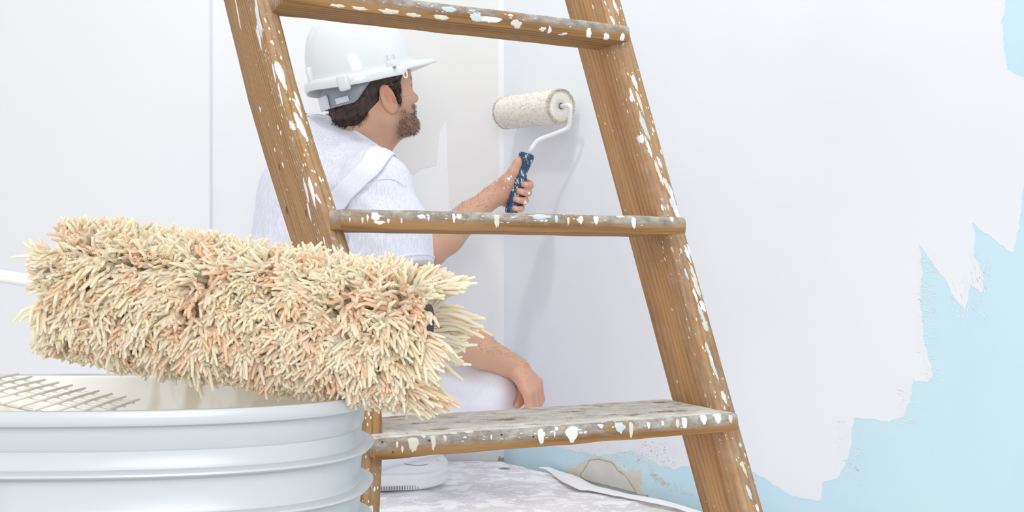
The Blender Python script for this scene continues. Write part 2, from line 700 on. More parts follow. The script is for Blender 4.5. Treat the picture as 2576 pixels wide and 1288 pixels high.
def slab(name, a, b, n, z0, z1, th, mat):
    """upright wall slab from a to b, front face on the line, thickness away from n"""
    a = Vector(a); b = Vector(b)
    q = [a, b, b - n * th, a - n * th]
    V = [Vector((p.x, p.y, z0)) for p in q] + [Vector((p.x, p.y, z1)) for p in q]
    F = [(0, 1, 5, 4), (1, 2, 6, 5), (2, 3, 7, 6), (3, 0, 4, 7), (4, 5, 6, 7), (3, 2, 1, 0)]
    me = newmesh(name, V, F, False)
    bm = bmesh.new(); bm.from_mesh(me); bmesh.ops.recalc_face_normals(bm, faces=bm.faces); bm.to_mesh(me); bm.free()
    o = obj(name, me, mat)
    tag(o, kind='structure')
    return o


WT = 2.7
flv = [(-4, -1.2, 0), (4, -1.2, 0), (4, 4, 0), (-4, 4, 0), (-4, -1.2, -0.1), (4, -1.2, -0.1), (4, 4, -0.1), (-4, 4, -0.1)]
fl = obj('floor', newmesh('floor', flv, [(0, 1, 2, 3), (7, 6, 5, 4), (0, 4, 5, 1), (1, 5, 6, 2), (2, 6, 7, 3), (3, 7, 4, 0)], False), M['floor'])
tag(fl, 'grey concrete floor under the paint-spattered paper', kind='structure')
BN = Vector((-BD.y, BD.x, 0))
if BN.y > 0: BN = -BN
wb = slab('wall_back', CORNER + BD * 2.6, CORNER, BN, 0, WT, 0.12, M['wall_white'])
tag(wb, 'white back wall behind the painter')
wr = slab('wall_right', CORNER, CORNER + RD * 2.6, RN, 0, WT, 0.12, M['wall_blue'])
tag(wr, 'pale blue wall half covered in white paint')
# projecting pier on the left, nearer than the back wall
pe = (527 - 1288) / FPX * 2.885
wl = slab('wall_left', (pe - 1.9, 2.885, 0), (pe, 2.885, 0), Vector((0, -1, 0)), 0, WT, 0.2, M['wall_pier'])
tag(wl, 'white projecting wall at the left of the room')


def flatpoly(pts3, n, th):
    """polygon (list of coplanar 3D points) extruded by th along n"""
    tris = tessellate_polygon([pts3])
    m = len(pts3)
    V = [p + n * th for p in pts3] + [p.copy() for p in pts3]
    F = []
    for t in tris:
        a, b, c = [V[i] for i in t]
        if (b - a).cross(c - a).dot(n) < 0:
            t = (t[0], t[2], t[1])
        F.append(tuple(t))
    for i in range(m):
        j = (i + 1) % m
        F.append((i, j, m + j, m + i))
    return V, F


def ragged(pp, step, amp, seed, closed=False):
    """subdivide a pixel polyline and roughen it"""
    r = random.Random(seed)
    out = []
    n = len(pp)
    for i in range(n if closed else n - 1):
        a = Vector(pp[i]); b = Vector(pp[(i + 1) % n])
        L = (b - a).length
        k = max(1, int(L / step))
        nn = Vector((-(b - a).y, (b - a).x)).normalized() if L > 1e-6 else Vector((0, 0))
        for j in range(k):
            p = a.lerp(b, j / k)
            q = mnoise.noise(Vector((p.x * 0.06, p.y * 0.06, seed))) + 0.6 * mnoise.noise(Vector((p.x * 0.2, p.y * 0.2, seed + 9)))
            out.append(p + nn * (q * amp if j else 0.0) + Vector((r.uniform(-1, 1), r.uniform(-1, 1))) * amp * 0.12)
    if not closed:
        out.append(Vector(pp[-1]))
    return out


edge = [(2640, -420), (2600, -200), (2534, -20), (2520, 60), (2526, 112), (2533, 176), (2562, 190), (2590, 205), (2588, 330), (2578, 440),
        (2570, 530), (2549, 637), (2510, 610), (2470, 582), (2446, 560), (2453, 600), (2449, 642), (2476, 690), (2470, 736), (2442, 716),
        (2428, 782), (2400, 745), (2376, 700), (2340, 655), (2312, 612), (2320, 680), (2314, 760), (2325, 860), (2345, 938), (2334, 962),
        (2296, 955), (2290, 1010), (2272, 1050), (2236, 1062), (2150, 1050), (2142, 1095), (2134, 1150), (2106, 1204), (2070, 1212),
        (2064, 1258), (2010, 1252), (1950, 1222), (1900, 1188), (1800, 1176), (1735, 1174), (1690, 1180), (1655, 1168), (1622, 1150),
        (1590, 1132), (1545, 1142), (1500, 1147), (1450, 1136), (1400, 1124), (1360, 1114), (1325, 1112), (1300, 1098), (1276, 1096)]
rp = ragged(edge, 7, 5.0, 3)
pts = [WR(p.x, p.y) for p in rp]
top0 = CORNER + Vector((0, 0, WT - 0.002)) + RD * 0.0004
# the coat runs up the wall: join its top left along the corner
pts = pts + [CORNER + RD * 0.0004 + Vector((0, 0, pts[-1].z)), top0, Vector((pts[0].x, pts[0].y, WT - 0.002))]
V, F = flatpoly(pts, RN, 0.0006)
obj('white_paint_coat', newmesh('white_paint_coat', V, F, False), M['coat'], wr)['label'] = 'white paint rolled over the blue wall with a brushy stepped edge'
# dry-brush flecks beyond the edge, one joined scatter
Vf, Ff = [], []
rr = random.Random(5)
zones = [(2395, 2480, 690, 800, 90, 'v'), (2310, 2360, 640, 960, 150, 'h'), (2440, 2490, 640, 740, 60, 'v'), (2100, 2180, 1060, 1220, 110, 'h'), (2260, 2310, 960, 1070, 60, 'h'),
         (1420, 1700, 1125, 1180, 420, 'd'), (1600, 1680, 1110, 1165, 160, 'd')]
for x0, x1, y0, y1, n, kd in zones:
    for _ in range(n):
        px, py = rr.uniform(x0, x1), rr.uniform(y0, y1)
        if kd == 'd':
            L, W_ = rr.uniform(0.8, 2.6), rr.uniform(0.8, 2.2)
        else:
            L, W_ = (rr.uniform(3, 11), rr.uniform(0.5, 1.3))
        ln = [(-L, 0), (-L * .3, -W_), (L * .6, -W_ * .8), (L, 0), (L * .4, W_), (-L * .5, W_ * .9)]
        if kd == 'v':
            ln = [(b * 1.0 + a * .35, a) for a, b in ln]
        elif kd == 'h':
            ln = [(a * .8, b + a * .25) for a, b in ln]
        q = [WR(px + a, py + b) for a, b in ln]
        v, f = flatpoly(q, RN, 0.0008)
        f = f[:4]
        o = len(Vf); Vf += v; Ff += [tuple(i + o for i in t) for t in f]
o = obj('paint_flecks', newmesh('paint_flecks', Vf, Ff, False), M['coat'], wr)
o['kind'] = 'stuff'

# broken plaster at the foot of the right wall
outer = [(820, 505), (868, 442), (905, 452), (960, 428), (1000, 400), (1040, 378), (1090, 342), (1130, 325), (1168, 285), (1172, 318), (1230, 325),
         (1300, 348), (1345, 365), (1400, 385), (1430, 430), (1480, 462), (1540, 508), (1585, 488), (1632, 480), (1660, 494), (1702, 490), (1704, 560),
         (1710, 606), (1698, 660), (1706, 716), (1752, 730), (1762, 780), (1785, 806), (1740, 830), (1560, 790), (1360, 735), (1150, 670), (960, 580)]
inner = [(1000, 548), (1012, 505), (1040, 482), (1076, 420), (1102, 368), (1200, 346), (1270, 362), (1335, 380), (1380, 402), (1412, 440), (1432, 482),
         (1470, 505), (1520, 540), (1556, 580), (1590, 640), (1628, 690), (1652, 742), (1640, 810), (1500, 775), (1300, 715), (1150, 650)]


def cr6(p):
    return (1250 + p[0] / 4.684, 1080 + p[1] / 4.684)


op = [WR(p.x, p.y) for p in ragged([cr6(p) for p in outer], 3, 1.8, 11, True)]
op = [Vector((p.x, p.y, max(p.z, 0.004))) for p in op]
V, F = flatpoly(op, RN, 0.003)
pa = obj('loose_plaster', newmesh('loose_plaster', V, F, False), M['plaster_edge'], wr)
pa['label'] = 'cream ragged layer of broken plaster at the wall foot'
ip2 = ragged([cr6(p) for p in inner], 3, 1.6, 13, True)
ip = [WR(p.x, p.y) for p in ip2]
ip = [Vector((p.x, p.y, max(p.z, 0.006))) for p in ip]
V, F = flatpoly(ip, RN, 0.0042)
obj('bare_plaster', newmesh('bare_plaster', V, F, False), M['plaster_core'], pa)
Vt, Ft = tube([p + RN * 0.004 for p in ip + [ip[0]]], [0.0011 + 0.0009 * mnoise.noise(Vector((i * .4, 0, 0))) for i in range(len(ip) + 1)], 6)
obj('torn_edge', newmesh('torn_edge', Vt, Ft), M['plaster_rim'], pa)
# rubbed stain on the blue
Vs, Fs = [], []
for i in range(260):
    t = rr.random() ** 1.3
    px = 1640 + 110 * t + rr.gauss(0, 5 + 3 * t); py = 1190 + 60 * t ** 0.7 + rr.gauss(0, 4)
    if rr.random() < 0.4 + 0.5 * t and t > 0.35: continue
    s = rr.uniform(0.5, 1.6)
    q = [WR(px + s * a, py + s * b) for a, b in ((-1, -.6), (.6, -1), (1.2, .4), (.1, 1), (-1, .5))]
    v, f = flatpoly(q, RN, 0.0007); f = f[:3]
    o = len(Vs); Vs += v; Fs += [tuple(k + o for k in t2) for t2 in f]
o = obj('scrape_mark', newmesh('scrape_mark', Vs, Fs, False), M['plaster_edge'], wr); o['kind'] = 'stuff'
# damp mark on the back wall by the corner
def WB(px, py, off=0.0):
    r = ray(px, py); o = Vector((0, 0, CH)); t = (CORNER + BN * off - o).dot(BN) / r.dot(BN)
    return o + r * t
q = ragged([(1226, 1173), (1232, 1164), (1240, 1168), (1252, 1160), (1256, 1146), (1262, 1152), (1268, 1150), (1267, 1170), (1255, 1178)], 3, 2.2, 21, True)
V, F = flatpoly([WB(p.x, p.y) for p in q], BN, 0.0008)
obj('damp_stain', newmesh('damp_stain', V, F, False), M['stain'], wb)
# slightly greyer patch on the back wall: stepped edge beside the painter's face
q = ragged([(1000, -150), (1253, -150), (1254, 520), (1190, 540), (1130, 520), (1122, 300), (1105, 330), (1098, 418), (1060, 424), (1040, 440), (960, 430), (900, 430), (900, -150)], 10, 2.0, 23, True)
V, F = flatpoly([WB(p.x, p.y) for p in q], BN, 0.0006)
obj('grey_wall_patch', newmesh('grey_wall_patch', V, F, False), M['grey_patch'], wb)

# ------------------------------------------------------------------ drop cloth (spattered paper)
def drop_cloth():
    nx, ny = 150, 120
    V = []
    for j in range(ny):
        for i in range(nx):
            x = -1.9 + 3.1 * i / (nx - 1)
            y = 0.6 + 2.27 * j / (ny - 1)
            z = 0.004 + 0.005 * abs(fbm((x * 2.2, y * 2.2, 0.3), 4)) + 0.003 * fbm((x * 9, y * 9, 4.1), 3)
            # keep in front of the right wall
            p = Vector((x, y, 0))
            s = (p - CORNER).dot(RN)
            lim = 0.035 + 0.02 * mnoise.noise(Vector((y * 6, 0, 2)))
            if s < lim:
                p += RN * (lim - s)
            if p.y > CY - 0.03:
                p.y = CY - 0.03 + 0.0
            # a crease
            e = abs((p.x + 0.35) * 0.25 - (p.y - 2.2))
            z += 0.006 * math.exp(-(e / 0.02) ** 2)
            V.append((p.x, p.y, min(max(z, 0.002), 0.009)))
    F = [(j * nx + i, j * nx + i + 1, (j + 1) * nx + i + 1, (j + 1) * nx + i) for j in range(ny - 1) for i in range(nx - 1)]
    return newmesh('drop_cloth', V, F)


dc = obj('drop_cloth', drop_cloth(), M['cloth'])
tag(dc, 'grey paper dust sheet spattered with white paint on the floor', 'dust sheet')
la = [(1366, 1181), (1400, 1181), (1440, 1192), (1500, 1222), (1560, 1238), (1640, 1255), (1700, 1270), (1770, 1292), (1840, 1318)]
lb = [(1352, 1180), (1380, 1188), (1414, 1214), (1450, 1232), (1490, 1238), (1560, 1252), (1640, 1268), (1700, 1282), (1770, 1306)]
Vc = []
A = spline([FLR(x, y, 0.012) for x, y in la], 60)
Bp = spline([FLR(x, y, 0.012) for x, y in lb], 60)
K = 9
for i in range(60):
    for k in range(K):
        t = k / (K - 1)
        p = A[i].lerp(Bp[i], t)
        s = (p - CORNER).dot(RN)
        if s < 0.012: p += RN * (0.012 - s)
        z = 0.012 + 0.005 * math.sin(math.pi * min(1, t * 1.1)) + 0.003 * t + 0.003 * mnoise.noise(Vector((i * .13, t, 0)))
        Vc.append((p.x, p.y + 0.004 * mnoise.noise(Vector((i * .5, 5, 0))) * t, z))
Fc = [(i * K + k, i * K + k + 1, (i + 1) * K + k + 1, (i + 1) * K + k) for i in range(59) for k in range(K - 1)]
fe = obj('folded_edge', newmesh('folded_edge', Vc, Fc), M['paper_white'], dc)
fe['label'] = 'white folded-back border of the dust sheet'
sd = fe.modifiers.new('thick', 'SOLIDIFY'); sd.thickness = 0.0008
q = [FLR(1252, 1176, .012), FLR(1284, 1176, .012), WR(1272, 1164, .012)]
obj('folded_corner', newmesh('folded_corner', [q[0], q[1], q[2], q[0] + Vector((.02, .02, -.008))], [(0, 1, 2), (0, 2, 3)], False), M['paper_white'], dc)

# ------------------------------------------------------------------ ladder
ladder = empty('step_ladder', (0.0, 1.25, 0), 'old wooden step ladder spattered with white paint in front of the painter', 'ladder')
WD = Vector((0.90, 0.436, 0)).normalized()
VD = Vector((-WD.y, WD.x, 0))


def interp(tab, y):
    xs = [t[0] for t in tab]
    return [float(np.interp(y, xs, [t[k] for t in tab])) for k in range(1, len(tab[0]))]


def stile(name, tab, T, D, mat, nseg, side):
    y0, y1 = tab[0][0], tab[-1][0]
    sec = [(0, 0), (.12, 0), (.3, 0), (.5, 0), (.7, 0), (.88, 0), (1, 0)]
    bw = 0.0025
    V, G, E = [], [], []
    along = 0
    prev = None
    ring = []
    # rounded rectangle of the cross-section (s across T, q across D)
    cs = [(bw, 0), (T - bw, 0), (T, bw), (T, D * .33), (T, D * .66), (T, D - bw), (T - bw, D), (bw, D), (0, D - bw), (0, D * .66), (0, D * .33), (0, bw)]
    m = len(cs)
    for i in range(nseg + 1):
        y = y0 + (y1 - y0) * i / nseg
        x, d = interp(tab, y)
        p = P(x, y, d)
        if prev is not None: along += (p - prev).length
        prev = p.copy()
        for (s, q) in cs:
            jj = 0.0006 * mnoise.noise(Vector((along * 25, s * 90, q * 90)))
            V.append(p + WD * (s + jj) + VD * (q + jj))
            G.append((q, along, s))
            E.append(1.0 if q < D * .3 else 0.38)
    F = []
    for i in range(nseg):
        for k in range(m):
            k2 = (k + 1) % m
            F.append((i * m + k, (i + 1) * m + k, (i + 1) * m + k2, i * m + k2))
    F.append(tuple(range(m))); F.append(tuple(range((nseg + 1) * m - 1, nseg * m - 1, -1)))
    me = newmesh(name, V, F)
    bm = bmesh.new(); bm.from_mesh(me); bmesh.ops.recalc_face_normals(bm, faces=bm.faces); bm.to_mesh(me); bm.free()
    attr_vec(me, 'grain', G); attr_f(me, 'top', np.zeros(len(V))); attr_f(me, 'wear', np.zeros(len(V)) + np.array(E) * 0.30); attr_f(me, 'edge', E)
    me.set_sharp_from_angle(angle=math.radians(50))
    return obj(name, me, mat, ladder)


def ybase(d): return HZ + (CH - .0095) * FPX / d


tabL = [(-420, 540, 1.38), (0, 648, 1.33), (207, 700, 1.305), (356, 745, 1.285), (520, 798, 1.262), (620, 830, 1.25), (800, 880, 1.225), (1050, 914, 1.19), (1160, 912, 1.175),
        (1288, 905, 1.16), (1500, 893, 1.135), (ybase(1.10), 872, 1.10)]
tabR = [(-420, 1399, 1.57), (0, 1516, 1.53), (570, 1673, 1.475), (1070, 1811, 1.42), (1288, 1872, 1.40), (ybase(1.345), 1990, 1.345)]
stL = stile('stile', tabL, 0.024, 0.182, M['wood_stile'], 60, -1)
stL['label'] = 'knotty near stile of the ladder with long white drips'
stR = stile('stile', tabR, 0.033, 0.105, M['wood_stile_dark'], 60, 1)


def tread(xl, dl, xr, dr, zt, th, D, wear):
    A = P(xl, HZ, dl); B = P(xr, HZ, dr)
    A.z = B.z = CH + zt
    wd = (B - A).normalized(); vd = Vector((-wd.y, wd.x, 0))
    L = (B - A).length
    r = th * 0.46
    prof = []
    r = 0.007
    for k in range(6):                      # rounded upper front edge
        an = math.pi / 2 + (math.pi / 2) * k / 5
        prof.append((r + r * math.cos(an), -r + r * math.sin(an)))
    prof += [(-.0004, -th * .5), (-.0002, -th * .75), (.0004, -th + .002), (.002, -th)]
    prof += [(D * .3, -th), (D * .6, -th), (D, -th), (D, -th * .5), (D, 0), (D * .75, 0), (D * .5, 0), (D * .3, 0)]
    m = len(prof)
    ns = 60
    V, G, W_, E, TP = [], [], [], [], []
    for i in range(ns + 1):
        s = L * i / ns
        ei = 1.0
        if i == 0 or i == ns: ei = 0.86
        for (q, z) in prof:
            jj = 0.0009 * mnoise.noise(Vector((s * 22, q * 70, z * 90 + zt * 10)))
            c = (D / 2, -th / 2)
            qq = c[0] + (q - c[0]) * (1 if q > r else (1 - (1 - ei) * .1)); zz = c[1] + (z - c[1]) * (ei * .5 + .5)
            V.append(A + wd * s + vd * (qq + jj) + Vector((0, 0, zz + jj)))
            G.append((q - z, s, z))
            top = min(1, max(0, (z + th * 0.66) / (th * 0.34)))
            TP.append(1.0 if q >= r * .9 and z > -th * .2 else 0.0)
            W_.append(wear * top * (1.35 if z > -th * .2 else 1.0))
            E.append(top)
    F = []
    for i in range(ns):
        for k in range(m):
            k2 = (k + 1) % m
            F.append((i * m + k, (i + 1) * m + k, (i + 1) * m + k2, i * m + k2))
    F.append(tuple(range(m))); F.append(tuple(range((ns + 1) * m - 1, ns * m - 1, -1)))
    me = newmesh('tread', V, F)
    bm = bmesh.new(); bm.from_mesh(me); bmesh.ops.recalc_face_normals(bm, faces=bm.faces); bm.to_mesh(me); bm.free()
    attr_vec(me, 'grain', G); attr_f(me, 'wear', W_); attr_f(me, 'edge', E); attr_f(me, 'top', TP)
    me.set_sharp_from_angle(angle=math.radians(45))
    return obj('tread', me, M['wood_tread'], ladder)


tT = tread(712, 1.280, 1584, 1.50, 0.356, 0.0235, 0.072, 1.0)
tM = tread(858, 1.21, 1726, 1.40, 0.0725, 0.0235, 0.125, 1.0)
tB = tread(946, 1.15, 1858, 1.36, -0.188, 0.0235, 0.165, 1.25)

bpy.context.view_layer.update()


def bvh_of(objs):
    V, F = [], []
    for o in objs:
        b = len(V)
        V += [o.matrix_world @ v.co for v in o.data.vertices]
        F += [tuple(i + b for i in p.vertices) for p in o.data.polygons]
    return BVHTree.FromPolygons(V, F)


LADP = [stL, stR, tT, tM, tB]
LB = {o.name: bvh_of([o]) for o in LADP}


def splash(o, px, py, lw, ll, ang=0.0, mat='paint_white', seed=0, rag=0.25, th=0.0009, name='paint_splash'):
    """domed blob of paint stuck on a ladder part; sizes in pixels of the photograph"""
    h = LB[o.name].ray_cast(Vector((0, 0, CH)), ray(px, py))
    if h[0] is None: return None
    loc, nrm = h[0], h[1]
    dwn = Vector((math.sin(ang), 0, -math.cos(ang)))
    dwn = (dwn - nrm * dwn.dot(nrm)).normalized()
    sd_ = dwn.cross(nrm)
    sc = loc.y / FPX
    n = 22
    V, F = [], []
    c3 = []
    for ring, (rf, hf) in enumerate(((0.35, 1.0), (0.8, 0.85), (1.0, 0.0))):
        for k in range(n):
            a = 2 * math.pi * k / n
            rg = 1 + rag * (mnoise.noise(Vector((math.cos(a) * 2.2, math.sin(a) * 2.2, seed * 3.7))) + .6 * mnoise.noise(Vector((math.cos(a) * 6, math.sin(a) * 6, seed * 1.7))))
            u = math.sin(a) * lw * .5 * rg * rf
            v = math.cos(a) * ll * .5 * rg * rf
            u *= (1 - 0.30 * (v / (ll * .5)))          # narrower at the running end
            p = loc + sd_ * u * sc + dwn * v * sc
            hh = LB[o.name].find_nearest(p)
            if hh[0] is not None and hh[3] < 0.02:
                p = hh[0] + hh[1] * (th * hf + 0.0002 * (1 - hf) * -1)
            V.append(p)
    V.append(sum((V[k] for k in range(n)), Vector()) / n)
    for r_ in range(2):
        for k in range(n):
            k2 = (k + 1) % n
            F.append((r_ * n + k, r_ * n + k2, (r_ + 1) * n + k2, (r_ + 1) * n + k))
    for k in range(n):
        F.append((k, (k + 1) % n, 3 * n))
    me = newmesh(name, V, F)
    bm = bmesh.new(); bm.from_mesh(me); bmesh.ops.recalc_face_normals(bm, faces=bm.faces)
    bm.to_mesh(me); bm.free()
    if me.polygons[-1].normal.dot(nrm) < 0:
        me.flip_normals()
    return obj(name, me, M[mat], o)


LS = [(650, 45, 40, 110, .3, 1, .7), (652, 95, 26, 60, .3, 2, .9), (704, 185, 22, 76, .32, 3, .2), (690, 185, 10, 50, .3, 4, .4), (715, 212, 10, 40, .3, 5, .4), (706, 240, 14, 60, .25, 6, .4),
      (757, 318, 16, 88, .36, 7, .2), (752, 275, 9, 60, .3, 8, .3), (733, 315, 16, 26, .3, 9, 1.0), (785, 485, 22, 88, .38, 10, .18), (770, 478, 22, 70, .25, 11, .7), (778, 532, 12, 50, .1, 12, .6),
      (655, 275, 8, 14, .3, 13, .5), (712, 415, 7, 15, .3, 14, .3), (602, 205, 14, 14, 0, 15, .9), (590, 140, 5, 50, .3, 16, .3), (800, 500, 7, 34, .5, 17, .5), (806, 452, 5, 20, .4, 18, .3),
      (700, 320, 5, 16, .3, 19, .3), (707, 335, 5, 14, .3, 20, .3), (692, 378, 5, 12, .3, 21, .3), (817, 610, 7, 26, .3, 22, .4), (748, 250, 7, 50, .3, 23, .3), (686, 108, 8, 16, .5, 24, .5), (600, 40, 7, 80, .22, 25, .8)]
for x, y, a, b, an, s, rg in LS:
    splash(stL, x, y, a, b, an, 'paint_white', s, rg)
for x, y, a, b in ((703, 421, 11, 20), (722, 530, 18, 26), (770, 536, 12, 22)):
    splash(stL, x, y, a, b, .1, 'knot', x, .3, 0.0003, 'knot')
RS = [(1543, 55, 9, 34), (1597, 208, 13, 46), (1610, 260, 9, 60), (1622, 320, 13, 80), (1632, 372, 9, 60), (1660, 410, 9, 34), (1680, 470, 14, 50), (1693, 515, 13, 40), (1610, 350, 34, 26),
      (1730, 640, 9, 50), (1745, 690, 10, 60), (1727, 690, 8, 34), (1750, 745, 9, 40), (1768, 770, 14, 34), (1775, 820, 18, 30), (1781, 880, 9, 50), (1790, 905, 9, 26), (1822, 1000, 12, 34), (1575, 130, 0, 0), (1862, 1120, 9, 14),
      (1728, 596, 12, 60), (1740, 648, 12, 70), (1753, 722, 12, 60), (1766, 792, 12, 60), (1702, 532, 16, 60), (1690, 490, 12, 50), (1655, 425, 10, 60), (1797, 930, 10, 60), (1563, 100, 10, 40), (1550, 20, 8, 40),
      (1872, 1180, 9, 46), (1885, 1240, 10, 40), (1590, 240, 8, 40), (1663, 450, 7, 40), (1735, 610, 8, 26)]
for i, (x, y, a, b) in enumerate(RS):
    if a: splash(stR, x, y, a, b, .28, ('paint_white', 'paint_white', 'paint_cream', 'paint_blue')[i % 4], 40 + i, .5)
BS = [(1362, 1097, 20, 46, 'paint_white'), (1440, 1090, 36, 48, 'paint_white'), (1560, 1075, 30, 34, 'paint_blue'), (1588, 1080, 12, 50, 'paint_cream'), (1632, 1070, 9, 20, 'paint_white'), (1705, 1065, 11, 26, 'paint_cream'),
      (1722, 1062, 18, 34, 'paint_white'), (1770, 1052, 20, 36, 'paint_white'), (1805, 1048, 26, 34, 'paint_white'), (1838, 1052, 13, 26, 'paint_cream'), (1040, 1115, 30, 44, 'paint_cream'), (1090, 1110, 13, 52, 'paint_cream'),
      (1066, 1098, 12, 15, 'paint_cream'), (1120, 1102, 9, 18, 'paint_cream'), (999, 1118, 6, 18, 'paint_white'), (1012, 1130, 6, 18, 'paint_white'), (1000, 1098, 7, 8, 'paint_white'), (1140, 1090, 22, 10, 'paint_cream'),
      (1180, 1086, 28, 12, 'paint_cream'), (1667, 1064, 8, 14, 'paint_white'), (1395, 1092, 5, 18, 'paint_white'), (1512, 1072, 16, 14, 'paint_white'), (1400, 1078, 10, 14, 'paint_white'), (1236, 1100, 5, 14, 'paint_white')]
for i, (x, y, a, b, mt) in enumerate(BS):
    splash(tB, x, y, a, b, 0, mt, 80 + i, .35)
MS = [(1250, 555, 16, 40, 'paint_cream'), (1142, 548, 10, 26, 'paint_white'), (1155, 545, 16, 14, 'paint_white'), (1500, 552, 15, 26, 'paint_white'), (1462, 552, 14, 26, 'paint_white'), (1430, 555, 8, 22, 'paint_cream'),
      (1360, 545, 60, 16, 'paint_blue'), (1400, 550, 9, 24, 'paint_blue'), (1595, 560, 14, 34, 'paint_white'), (1690, 550, 10, 20, 'paint_white'), (945, 545, 26, 22, 'paint_white'), (955, 560, 30, 10, 'paint_white'), (912, 555, 5, 18, 'paint_white'),
      (880, 553, 4, 12, 'paint_white'), (977, 556, 7, 12, 'paint_white'), (1010, 556, 5, 14, 'paint_white'), (1060, 545, 26, 12, 'paint_white'), (1078, 550, 6, 14, 'paint_white'), (925, 548, 6, 20, 'paint_white'), (1560, 545, 26, 10, 'paint_cream')]
for i, (x, y, a, b, mt) in enumerate(MS):
    splash(tM, x, y, a, b, 0, mt, 120 + i, .4)
TS = [(980, 30, 50, 16, 'paint_cream'), (1040, 38, 40, 12, 'paint_cream'), (1110, 45, 40, 14, 'paint_cream'), (1200, 45, 36, 20, 'paint_blue'), (1235, 50, 70, 16, 'paint_white'), (1300, 62, 26, 26, 'paint_cream'), (1130, 25, 40, 14, 'paint_blue'),
      (1382, 80, 10, 34, 'paint_white'), (1418, 86, 12, 30, 'paint_white'), (1482, 86, 14, 38, 'paint_white'), (1525, 95, 16, 30, 'paint_white'), (1566, 96, 14, 24, 'paint_white'), (1365, 75, 18, 14, 'paint_cream'), (850, 15, 36, 10, 'paint_cream'), (905, 22, 40, 10, 'paint_cream')]
for i, (x, y, a, b, mt) in enumerate(TS):
    splash(tT, x, y, a, b, 0, mt, 160 + i, .5)
for x, y in ((988, 1138), (1024, 1090), (1262, 1094), (1342, 1099), (1080, 1109), (962, 1112)):
    splash(tB, x, y, 6, 7, 0, 'dark', x, .1, .0003, 'nail_hole')
# bead of dried paint along the joint of bottom tread and right stile
bz = CH - 0.188 + 0.003
bp = [P(1708, 1000, 1.52), P(1740, 1005, 1.51), P(1780, 1010, 1.495), P(1812, 1018, 1.48)]
bp = [Vector((p.x, p.y, bz)) + Vector((0, 0, .001 * math.sin(i * 2))) for i, p in enumerate(bp)]
V, F = tube(spline(bp, 24), [0.0024 + .0008 * math.sin(i * 1.3) for i in range(24)], 8)
obj('paint_bead', newmesh('paint_bead', V, F), M['paint_white'], tB)

# ------------------------------------------------------------------ bucket
BC = Vector(((940 - 800 - 1288) / FPX * 0.66 + 0.0, 0.66, 0))
BA, BB = 0.203, 0.104
RIMZ = CH - 0.0774
bucket = empty('paint_bucket', (BC.x, BC.y, 0), 'white ribbed plastic paint bucket in the foreground, under the fluffy roller', 'bucket')


def oval(off, z, n=128, e=2.7):
    out = []
    for k in range(n):
        a = 2 * math.pi * k / n
        c, s = math.cos(a), math.sin(a)
        out.append(Vector((BC.x + (BA + off) * math.copysign(abs(c) ** (2 / e), c), BC.y + (BB + off) * math.copysign(abs(s) ** (2 / e), s), z)))
    return out


def ovalloft(prof, capb=False, n=128):
    V, F = [], []
    for off, z in prof:
        V += oval(off, z, n)
    for i in range(len(prof) - 1):
        for k in range(n):
            k2 = (k + 1) % n
            F.append((i * n + k, i * n + k2, (i + 1) * n + k2, (i + 1) * n + k))
    if capb:
        F.append(tuple(range((len(prof) - 1) * n, len(prof) * n)))
    return V, F


def taper(z): return -0.0075 - 0.030 * (RIMZ - z) * 1.0


outer_p = [(-0.006, RIMZ), (-0.003, RIMZ + .0012), (-0.001, RIMZ + .0008), (0, RIMZ - .0012), (0, RIMZ - .006), (-.0008, RIMZ - .0072), (-.005, RIMZ - .0076)]
zs = RIMZ - .009
outer_p += [(taper(zs) + .001, zs), (taper(RIMZ - .021), RIMZ - .021), (taper(RIMZ - .0222) - .0012, RIMZ - .0225)]
for rz in (0.0335, 0.0585, 0.082):          # three hoops
    z = RIMZ - rz
    t = taper(z)
    outer_p += [(t - .001, z + .004), (t + .0005, z + .0012), (t + .0058, z + .0006), (t + .0072, z - .0003), (t + .0074, z - .0014), (t + .0062, z - .0026), (t + .002, z - .0034), (t - .0002, z - .005)]
outer_p += [(taper(RIMZ - .2), RIMZ - .2), (taper(0.004) + .0, 0.015), (taper(0) - .004, 0.0095)]
V, F = ovalloft(outer_p, True)
me = newmesh('bucket_body', V, F)
bm = bmesh.new(); bm.from_mesh(me); bmesh.ops.recalc_face_normals(bm, faces=bm.faces); bm.to_mesh(me); bm.free()
me.set_sharp_from_angle(angle=math.radians(38))
obj('bucket_body', me, M['plastic_white'], bucket)
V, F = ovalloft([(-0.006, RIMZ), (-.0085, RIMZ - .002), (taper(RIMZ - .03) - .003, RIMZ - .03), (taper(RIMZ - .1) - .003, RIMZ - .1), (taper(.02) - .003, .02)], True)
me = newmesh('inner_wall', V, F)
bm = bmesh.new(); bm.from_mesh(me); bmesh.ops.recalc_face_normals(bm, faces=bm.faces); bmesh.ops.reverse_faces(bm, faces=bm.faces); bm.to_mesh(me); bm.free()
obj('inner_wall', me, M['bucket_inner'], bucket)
# stiffening fins between the hoops at the front left
for rz0, rz1 in ((.037, .055), (.062, .080)):
    z0, z1 = RIMZ - rz0, RIMZ - rz1
    xx = BC.x + 0.0
    V, F = box((BC.x + .006, BC.y - BB - (taper(z0)) - .0035, (z0 + z1) / 2), Vector((1, 0, 0)), Vector((0, 1, 0)), Vector((0, 0, 1)), .004, .011, abs(z1 - z0), .0012)
    obj('fin', newmesh('fin', V, F), M['plastic_white'], bucket)
# paint in it
pv = oval(taper(RIMZ - .06) - .0035, RIMZ - .06)
pt = obj('paint', newmesh('paint', pv, [tuple(range(len(pv)))], False), M['paint_white'])
tag(pt, 'white paint filling the plastic bucket below the rim', 'paint', kind='stuff')
